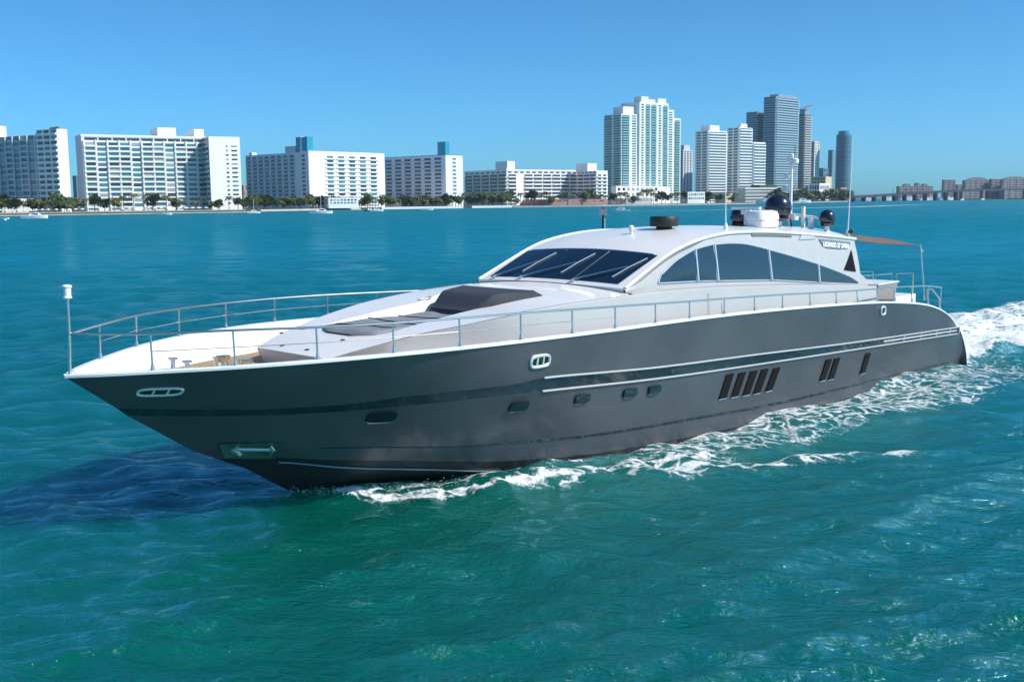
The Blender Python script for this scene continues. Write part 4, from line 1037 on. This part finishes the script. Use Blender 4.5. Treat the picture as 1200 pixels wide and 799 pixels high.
def simple(name, lab, cat, cu, d, ul, ur, bdeg, v, m, floors, lk, rk, vref=None, extra=None, grp=None):
    b = Bld(name, lab, cat, cu, d, ul, ur, bdeg, group=grp); H = b.top(cu, v); b.vol(0, b.LR, 0, b.LL, 0, H, m)
    if lk: b.face('L', b.LL*.04, b.LL*.96, 4, H-1, floors, **lk)
    if rk: b.face('R', b.LR*.04, b.LR*.96, 4, H-1, floors, **rk)
    if extra: extra(b, H)
    return b.done()
band = lambda m, gl, wf=1., hf=.5, bd=1.6: dict(bays=1, band=True, bal=True, bm=m, gl=gl, wf=wf, hf=hf, bd=bd, bw=1.04)
def cap2(v, frac=.5, m=WHT, nm='roof_house'):
    return lambda b, H: b.vol(b.LR*.15, b.LR*(.15+frac), b.LL*.1, b.LL*.8, H, b.top(800, v), m, nm)
simple('office_tower', 'slim grey tower standing just right of the tallest condo tower', 'tower', 800, 2100, 793, 811, 40, 176, GRYC, 22, dict(bays=1, wf=.8, hf=.5, gl=[GL[3]]), dict(bays=3, wf=.5, hf=.6, gl=[GL[3],GL[0]]), extra=cap2(170, .6, GRYC))
simple('banded_tower', 'white horizontally banded tower with grey left face, the left of a pair', 'tower', 829, 1650, 814, 851, 38, 153, mk('banded_white', (.75,.75,.74), .6), 25, dict(bays=2, wf=.7, hf=.55, gl=[GL[1],GL[3]]), band(WHT, [GL[3],GL[0]]), extra=cap2(147))
def t4(b, H):
    b.vol(b.LR*.52, b.LR, -3, b.LL*.8, 0, b.top(880, 166), WHT, 'lower_wing')
    b.face('R', b.LR*.54, b.LR*.99, 4, b.top(880, 167), 19, off=-3, **band(WHT, [GL[0],GL[3]]))
    b.vol(b.LR*.1, b.LR*.35, 2, 9, H, b.top(860, 145), WHT, 'roof_house')
b = Bld('banded_twin_tower', 'white banded tower with lower right wing, second of the pair', 'tower', 865, 1680, 851, 894, 38); H = b.top(865, 149.5)
b.vol(0, b.LR*.52, 0, b.LL, 0, H, WHT); b.face('L', 1, b.LL-1, 4, H, 25, 2, .7, .55, gl=[GL[1],GL[3]]); b.face('R', b.LR*.02, b.LR*.50, 4, H, 25, **band(WHT, [GL[3],GL[0]])); t4(b, H); b.done()
DG = mk('dark_tower_grey', (.30,.36,.41), .35, metal=.2); DB = mk('dark_slab_edge', (.45,.54,.58), .4)
simple('glass_tower_wing', 'lower left wing of the dark glass skyscraper', 'skyscraper', 886, 2050, 873, 903, 45, 131, DG, 38, band(DB, [GL[3],GL[0]], 1, .6), band(DB, [GL[3],GL[0]], 1, .6))
simple('glass_skyscraper', 'tallest dark blue-grey glass skyscraper of the right-hand group', 'skyscraper', 907, 2000, 893, 934, 45, 113, DG, 42, band(DB, [GL[3],GL[0]], 1, .6), band(DB, [GL[3],GL[0],GL[3]], 1, .62), extra=cap2(111, .8, DG, 'crown'))
def slope(b, H):
    z1, z2 = b.top(940, 129), b.top(940, 123); P1 = b.P(-2, -2); P2 = b.P(b.LR*1.25, -2); P3 = b.P(b.LR*1.25, b.LL); P4 = b.P(-2, b.LL)
    MB().add([(*P1, z1), (*P2, z2), (*P3, z2), (*P4, z1), (*P1, z1+1.5), (*P2, z2+1.5), (*P3, z2+1.5), (*P4, z1+1.5)], [(3,2,1,0),(4,5,6,7),(0,1,5,4),(1,2,6,5),(2,3,7,6),(3,0,4,7)]).build('canopy_roof', DG, b.e)
    b.vol(b.LR*.1, b.LR*.8, 2, b.LL*.8, H, b.top(940, 128), DG, 'penthouse')
simple('sloped_roof_tower', 'dark striped tower under an upswept flat roof canopy', 'skyscraper', 941, 2200, 932, 949, 45, 134, mk('slate_tower', (.17,.19,.23), .4), 36, band(OFFW, [GL[0]], .5, .6, 1.), band(OFFW, [GL[0]], .7, .55, 1.4), extra=slope)
simple('pale_tower', 'narrow pinkish white tower behind the upswept roof tower', 'tower', 953, 2500, 948, 959, 45, 166, OFFW, 20, dict(bays=1, wf=.6, hf=.5), dict(bays=2, wf=.4, hf=.5))
simple('blue_block', 'small blue office block below the pale tower', 'building', 964, 2600, 957, 970, 45, 197, BLG, 7, dict(bays=1, wf=.8, hf=.5), dict(bays=2, wf=.7, hf=.5))
simple('cream_block', 'low cream and yellow block with a sunlit end near the bridge', 'building', 967, 2150, 950, 974, 60, 207, YEL, 6, dict(bays=5, wf=.5, hf=.5, gl=[GL[0]]), None)
simple('slim_glass_tower', 'slim blue glass annex tower left of the rounded glass tower', 'tower', 974, 2650, 969, 980, 45, 176, BLG, 24, band(BALG, [GL[3]], .9, .6, .6), band(BALG, [GL[3]], .9, .6, .6))
# rounded glass tower
X, Y = at_d(987, 2500); rt_ = empty('round_glass_tower', 'rounded blue glass tower with darker cap, rightmost tall tower', 'tower', (X, Y, 2))
hh = z_at(987, 158, 2500)-2; rr = 17
MB().lathe((0,0,0), [(rr,0),(rr,hh)], 28).build('wall', BLG, rt_, True); MB().lathe((0,0,hh), [(rr*.75,0),(rr*.75,8)], 24).build('crown', TEAL, rt_, True)
for k in range(42): MB().lathe((0,0,2+(hh-4)*k/42), [(rr+.3,0),(rr+.3,(hh/42)*.62)], 28).build('window', [GL[3],GL[3],GL[1]][k % 3] if not 14 < k < 22 else GL[1], rt_, True)
# garage, restaurants and small waterfront buildings
b = Bld('parking_garage', 'pale open sided parking garage with planted roof at the foot of the twin towers', 'garage', 873, 1640, 862, 912, 30); H = b.top(873, 220)
b.vol(0, b.LR, 0, b.LL, 0, H, GRYC); b.face('R', 0, b.LR, 1, H-1, 4, 1, 1, .38, True, OFFW, band=True, gl=[GL[0]], bd=.8, bw=1)
b.vol(b.LR*.45, b.LR*.98, 1, b.LL, H, H+4, mk('leaf_green', (.05,.09,.03), .8), 'roof_garden'); b.done()
for i, (cu, ul, ur, v, m, d, lab) in enumerate(((806,797,826,225,WHT,1470,'low white waterfront building right of the tallest tower'), (730,716,762,232,OFFW,1400,'low cream clubhouse on the shore below the tallest tower'), (850,838,858,227,YEL,1590,'small yellow waterfront house between banded towers'),
    (1,-40,40,233,OFFW,905,'low terrace restaurant before the leftmost hotel'), (920,912,940,222,OFFW,1950,'small cream building under the dark skyscraper'), (960,948,972,215,WHT,2050,'small white building with gables near the bridge start'), (985,978,992,220,PNK,2100,'small terracotta house at the end of the shore'),
    (385,372,420,232,WHT,1120,'low white pavilion among trees before the grey block'), (470,455,530,236,OFFW,1235,'long low cream pool house before the shaded slab'), (640,612,712,234,PNK,1320,'long low terracotta boardwalk bar below the terraces'))):
    simple('waterfront_house', lab, 'building', cu, d, ul, ur, 20 if ur-cu > cu-ul else 50, v, m, 2, dict(bays=4, wf=.6, hf=.5), dict(bays=8, wf=.6, hf=.5))
# island condos behind the bridge
CON = mk('condo_rose_grey', (.26,.22,.23), .75, var=.1, vscale=.03)
def condo(lab, cu, ul, ur, v, d, fl, n, humps=()):
    v = v+1.3; b = Bld('island_condo', lab, 'condo', cu, d, ul, ur, 25); H = b.top(cu, v)
    b.vol(0, b.LR, 0, b.LL, 0, H, CON); b.face('R', 0, b.LR, 2, H, fl, n, .62, .55, lambda i, j: j % 2 == 0, CON, gl=[GL[0],GL[3]])
    for (a0, a1, dv) in humps:
        k = 10; poly = [b.P(b.LR*(a0+(a1-a0)*i/k), 0) for i in range(k+1)]; hs_ = [H+(b.top(cu, v-dv)-H)*sin(pi*i/k)**.6 for i in range(k+1)]
        mb = MB(); mb.grid([[(x, y, H-.5) for x, y in poly], [(x, y, z) for (x, y), z in zip(poly, hs_)], [(x-sin(b.b)*b.LL, y+cos(b.b)*b.LL, z) for (x, y), z in zip(poly, hs_)]])
        mb.build('roof', mk('slate_roof', (.14,.17,.2), .6), b.e)
    b.done()
condo('stepped terracotta condo cluster left of the bridge rise', 1053, 1050, 1093, 217, 3300, 5, 12, ((.15,.35,3),(.5,.62,4),(.7,.85,3)))
condo('slim twin terracotta condo tower behind the bridge', 1105, 1103, 1119, 209.5, 3200, 8, 5)
condo('low pink condo between tower and long blocks', 1121, 1119, 1129, 215, 3300, 5, 3)
condo('long dark condo block with a curved roof behind the bridge', 1130, 1127, 1160, 210, 3150, 7, 10, ((.1,.9,3.5),))
condo('pink topped middle section of the long condo row', 1161, 1158, 1174, 208.5, 3170, 7, 5)
condo('curved roof condo block at the right edge of the picture', 1174, 1171, 1240, 209, 3150, 8, 18, ((.02,.45,3.5),(.5,.98,2.5)))
MB().prism([at_d(1040, 3000), at_d(1110, 2900), at_d(1260, 2850), at_d(1260, 3900), at_d(1040, 3900)], -1, 2.2).build('island', GRASS).__setitem__('kind', 'structure')
# causeway bridge
br = empty('causeway_bridge', 'long low grey causeway bridge rising to the right', 'bridge', (0,0,0))
def bp_(u, v, d): x, y = at_d(u, d); return (x, y, z_at(u, v, d))
bpts = [(930,232.5,1950),(980,231,2080),(1020,229.2,2180),(1060,226.7,2300),(1100,224.3,2420),(1150,222.3,2560),(1200,221.3,2720),(1260,220.8,2900)]
BT = [(-u, *bp_(u, v, d)) for u, v, d in bpts]; BT2 = smtab(BT, 6); dkm = MB()
rows = []
for t in BT2:
    _, x, y, z = t; rows.append([(x, y-7, z-3.6), (x, y-7, z+.8), (x, y+7, z+.8), (x, y+7, z-3.6)])
dkm.grid(rows, closed=True); dkm.build('deck', BRC, br)
MB().tube([(x, y-7, z+1.8) for _, x, y, z in BT2], .35, 4).build('parapet', BRC, br)
for u in list(range(940, 1122, 12))+[1127,1151,1176,1201,1226]:
    x, y, z = lerp_tab(BT2, -u); big = u > 1122
    MB().box((x, y, z/2-2.), (5.5 if big else 3.4, 12, z+.5), radians(15)).build('pier', BRP if big else BRC, br)
    if big: MB().box((x, y, .5), (9, 15, 2.0), radians(15)).build('pier_base', BRP, br)
for i, u in enumerate((1046, 1077, 1103)):
    x, y, z = lerp_tab(BT2, -u); lp = empty('street_lamp', ('lamp post on the lower bridge deck', 'lamp post midway up the bridge deck', 'lamp post near the bridge crest')[i], 'lamp post', (x, y, z))
    MB().tube([(0,0,.5),(0,0,12)], .4, 6).build('pole', BRP, lp); MB().box((1.2,0,12), (3,.8,.5)).build('lamp_head', BRP, lp)
x, y, z = lerp_tab(BT2, -1027); cx = empty('crane', 'thin leaning crane boom beyond the bridge', 'crane', (x, y+500, 1.5))
MB().tube([(-8,0,0),(12,0,38)], .7, 6).build('boom', BRP, cx); MB().box((-8,0,3), (8,5,6)).build('cab', YEL, cx); MB().tube([(12,0,38),(12,0,20)], .15, 4).build('cable', BRC, cx)

# ------------------------------------------------------------------ trees
LEAF = [mk('leaf_dark', (.05,.075,.022), .7, var=.35, vscale=.6), mk('leaf_mid', (.06,.10,.03), .7, var=.35, vscale=.6), mk('leaf_olive', (.12,.125,.035), .7, var=.35, vscale=.6)]
BARK = mk('bark', (.16,.12,.09), .9)
def crown_mesh(seed, R_, Hh, n, m):
    r = random.Random(seed); mb = MB(); cl = [(r.uniform(-.6,.6)*R_, r.uniform(-.6,.6)*R_, Hh*(.45+.45*r.random()), r.uniform(.35,.6)*R_) for _ in range(7)]
    for _ in range(n):
        c = r.choice(cl); v = Vector((r.gauss(0,1), r.gauss(0,1), r.gauss(0,.8))).normalized()*c[3]*r.random()**.35
        p = Vector(c[:3])+v; a = Vector((r.gauss(0,1), r.gauss(0,1), r.gauss(0,1))).normalized(); b_ = a.orthogonal().normalized(); s_ = r.uniform(.35,.8)
        mb.add([p-a*s_-b_*s_*.6, p+a*s_-b_*s_*.6, p+a*s_+b_*s_*.6, p-a*s_+b_*s_*.6], [(0,1,2,3)])
    return mb.mesh('crown', m)
def palm_mesh(seed, Hh, m):
    r = random.Random(seed); mb = MB()
    for k in range(16):
        a = 2*pi*k/16+r.uniform(-.2,.2); L = r.uniform(2.6,3.6); up = r.uniform(.1,1.2); pts_ = []
        for j in range(6):
            t = j/5; pts_.append((cos(a)*L*t, sin(a)*L*t, Hh+up*sin(t*2.2)-2.4*t*t*(1.3-up*.5)))
        w_ = .55; px, py = -sin(a)*w_, cos(a)*w_
        for (p, q), t in zip(zip(pts_, pts_[1:]), (1,1,.9,.7,.45)):
            mb.add([(p[0]-px*t, p[1]-py*t, p[2]-.3), p, q, (q[0]-px*t, q[1]-py*t, q[2]-.3)], [(0,1,2,3)]); mb.add([(p[0]+px*t, p[1]+py*t, p[2]-.3), p, q, (q[0]+px*t, q[1]+py*t, q[2]-.3)], [(3,2,1,0)])
    return mb.mesh('crown', m)
TRC = [crown_mesh(i, 4.2, 8.5, 420, LEAF[i % 3]) for i in range(5)]
PLC = [palm_mesh(i, 9, LEAF[i % 3]) for i in range(3)]
trk = MB().tube([(0,0,0),(.1,0,2.2),(.2,.1,5)], .35, 6, r2=.18).mesh('trunk', BARK); ptr = MB().tube([(0,0,0),(.15,0,4.5),(.05,0,9)], .24, 6, r2=.16).mesh('trunk', BARK)
def tree(kind, u, d, sc, lab, grp, i):
    X, Y = at_d(u, d); o = empty('palm_tree' if kind else 'shade_tree', lab, 'palm' if kind else 'tree', (X, Y, 1.6), RND.uniform(0, 6), grp); o.scale = (sc, sc, sc*RND.uniform(.85,1.2))
    for nm, me_ in (('crown', PLC[i % 3] if kind else TRC[i % 5]), ('trunk', ptr if kind else trk)):
        c = bpy.data.objects.new(nm, me_); COL.objects.link(c); c.parent = o
def sh_d(u): return float(np.interp(u, [q[0] for q in shore], [q[1] for q in shore]))
ZN = [(-2,62,.25,10,14,'before the leftmost hotel'), (62,92,.3,13,20,'in the gap between the two left hotels'), (95,245,.7,13,13,'before the long white slab hotel'), (246,290,.6,5,12,'by the white end block'), (292,365,.1,22,10,'before the shaded face of the grey block'),
      (366,452,.35,26,12,'before the sunlit face of the grey block'), (453,545,.15,28,10,'before the blue-shaded slab'), (546,600,.1,14,14,'before the shaded half of the low terraces'), (601,712,.6,18,16,'before the sunlit low terraces'), (713,800,.6,20,18,'at the foot of the tallest tower'), (801,866,.35,16,18,'at the foot of the twin banded towers'), (905,1000,.15,26,30,'on the point by the bridge start')]
k = 0
for (u0, u1, pf, n, off, where) in ZN:
    for j in range(n):
        u = u0+(u1-u0)*(j+RND.uniform(.1,.9))/n; pal = RND.random() < pf; k += 1
        sc = RND.uniform(1.0,1.6)*(1.2 if u > 550 else 1.0)*(1.35 if u > 900 else 1)
        tree(pal, u, sh_d(u)+off+RND.uniform(0, 14), sc, ('palm tree ' if pal else 'leafy green tree ')+where, ('palms ' if pal else 'leafy trees ')+where, k)
# beach umbrellas and piles
um = MB().lathe((0,0,2.3), [(2.0,0),(1.2,.5),(.1,1.0)], 8).mesh('canopy', CAPM); up_ = MB().tube([(0,0,0),(0,0,3.2)], .07, 5).mesh('pole', STEEL)
for (u0, u1, n, where) in ((-4,60,9,'on the terrace of the leftmost hotel'), (62,100,5,'on the terrace between the left hotels'), (140,245,14,'along the slab hotel terrace'), (206,236,4,'beside the beach bar')):
    for j in range(n):
        u = u0+(u1-u0)*(j+.5)/n; X, Y = at_d(u, sh_d(u)+9); o = empty('parasol', 'white parasol '+where, 'parasol', (X, Y, 1.9), 0, 'white parasols '+where)
        for nm, me_ in (('canopy', um), ('pole', up_)):
            c = bpy.data.objects.new(nm, me_); COL.objects.link(c); c.parent = o

# ------------------------------------------------------------------ other boats
def motorboat(L, hh, lab, u, d, rz, cab=True, mastp=False, dark=False, grp=None, fly=0):
    X, Y = at_d(u, d); o = empty('motorboat', lab, 'boat', (X, Y, 0), rz, grp); B = L*.15
    st = [(-.5,.82,.0),(-.3,.95,0),(0,1,.02),(.25,.82,.08),(.4,.5,.18),(.5,.03,.3)]
    mb = MB(); rows = [[(x*L, -w_*B, hh*(1+z*1.2)), (x*L, -w_*B*.8, .0), (x*L, 0, -.4), (x*L, w_*B*.8, .0), (x*L, w_*B, hh*(1+z*1.2))] for x, w_, z in st]
    mb.grid(rows); mb.add(rows[0], [(0,1,2,3,4)]); mb.build('hull', BOTT if dark else CAPM, o)
    MB().grid([[(r[0][0], r[0][1]*.97, r[0][2]-.12), (r[4][0], r[4][1]*.97, r[4][2]-.12)] for r in rows]).build('deck', CAPM, o)
    if cab:
        c = MB(); b0 = [(-.15*L,B*.6),(.22*L,B*.45)]; z0 = hh; z1 = hh+L*.09+.5
        c.add([(-.2*L,-B*.65,z0),(.28*L,-B*.4,z0),(.28*L,B*.4,z0),(-.2*L,B*.65,z0),(-.16*L,-B*.55,z1),(.14*L,-B*.42,z1),(.14*L,B*.42,z1),(-.16*L,B*.55,z1)], [(4,5,6,7),(0,1,5,4),(1,2,6,5),(2,3,7,6),(3,0,4,7)])
        cb = c.build('cabin', CAPM, o)
        MB().box((-.01*L, 0, z0+(z1-z0)*.55), (.3*L, B*1.12, (z1-z0)*.35)).build('window', BLACKG, cb)
        for f in range(fly):
            MB().box((-.08*L-f*.03*L, 0, z1+.9+f*1.9), (L*(.28-.06*f), B*1.0, .35)).build('flybridge', CAPM, o); MB().box((-.08*L, 0, z1+.35+f*1.9), (L*.22, B*.8, .9)).build('flybridge_window', BLACKG, o)
    if mastp: MB().tube([(0,0,hh),(0,0,hh+L*1.1)], .12, 5).build('mast', CAPM, o)
    for s in (1,-1): MB().tube([(-.1*L, s*B*.9, hh*1.1+.05), (.2*L, s*B*.75, hh*1.2+.7), (.46*L, s*B*.15, hh*1.35+.7)], .05, 4).build('rail', STEEL, o)
    return o
motorboat(15, 1.5, 'white motor cruiser with dark canopy moored off the leftmost hotel', 40, 640, .1, fly=1)
motorboat(14, 1.0, 'low white runabout near the seawall before the slab hotel', 190, 800, .05, cab=False)
motorboat(10, 1.0, 'small sailboat with thin mast and red stripe off the white end block', 297, 850, .3, mastp=True)
motorboat(16, 1.5, 'white sailing yacht with bare mast moored before the grey block', 376, 760, .1, mastp=True)
motorboat(10, 1.0, 'dark hulled small boat with white cabin before the sunlit block', 433, 940, .5, dark=True)
motorboat(12, 1.0, 'white boat with bare mast just left of centre shore', 441, 930, .2, mastp=True)
motorboat(12, .9, 'low white open boat before the shaded slab', 500, 1000, .05, cab=False)
motorboat(12, .9, 'speeding white boat at the head of the long wake', 728, 715, pi, grp=None)
motorboat(7, .6, 'tiny white dinghy at the left picture edge', 3, 620, .0, cab=False)
motorboat(38, 4, 'white superyacht docked beside the parking garage', 902, 1500, pi, fly=2)
motorboat(30, 3.5, 'white charter yacht moored where the bridge begins', 940, 1800, .1, fly=1)
for i, (u, L, lab) in enumerate(((1018,34,'white yacht under the low end of the bridge'), (1040,36,'second white yacht between the low bridge piers'), (1064,42,'wide white yacht beyond the middle bridge piers'), (1083,22,'small white cruiser left of the largest motor yacht'), (1091,26,'two deck white yacht beside the largest one'), (1109,38,'largest white motor yacht seen under the bridge'))):
    motorboat(L, 5, lab, u, lerp_tab(BT2, -u)[1] and 2450+i*20, .15, fly=2)
for i, u in enumerate((1127.5, 1151.5, 1176.5)):
    motorboat(12, 2, ('small white boat beside the first tall pier','small white boat beside the second tall pier','small white boat beside the third tall pier')[i], u, 2380+i*150, .4)
# buoy and channel marker
X, Y = at_d(5, 560); o = MB().lathe((0,0,-.3), [(.5,0),(.8,.4),(.7,.9),(.2,1.1)], 12).build('mooring_buoy', CAPM, None, True, (X, Y, 0)); tag(o, 'small round white mooring buoy near the left picture edge', 'buoy')
X, Y = at_d(707, 235); o = empty('channel_marker', 'dark channel marker pile with a pale sign board standing in the water', 'marker', (X, Y, 0))
MB().tube([(0,0,-2),(0,0,3.9)], .28, 8).build('pile', BRC, o); MB().box((0,0,4.5), (1.7,.12,1.5)).build('sign_board', mk('faded_sign', (.28,.27,.30), .7), o); MB().tube([(.28,-.05,.9),(.28,-.05,3.2)], .09, 6).build('ladder', CAPM, o)
MB().lathe((0,0,5.25), [(.12,0),(.12,.4),(.05,.5)], 8).build('light', BRC, o)

# ------------------------------------------------------------------ thin sea haze
hm = bpy.data.materials.new('haze'); hm.use_nodes = True; hn = hm.node_tree; hn.nodes.remove(hn.nodes['Principled BSDF'])
pv = hn.nodes.new('ShaderNodeVolumePrincipled'); pv.inputs['Color'].default_value = (.70,.86,1,1); pv.inputs['Density'].default_value = .00004; pv.inputs['Anisotropy'].default_value = .2
hn.links.new(pv.outputs[0], hn.nodes['Material Output'].inputs['Volume'])
hz_ = MB().box((0, 3000, 145), (9000, 9000, 300)).build('haze', hm); tag(hz_, 'thin pale sea haze over the bay', 'haze', kind='stuff')
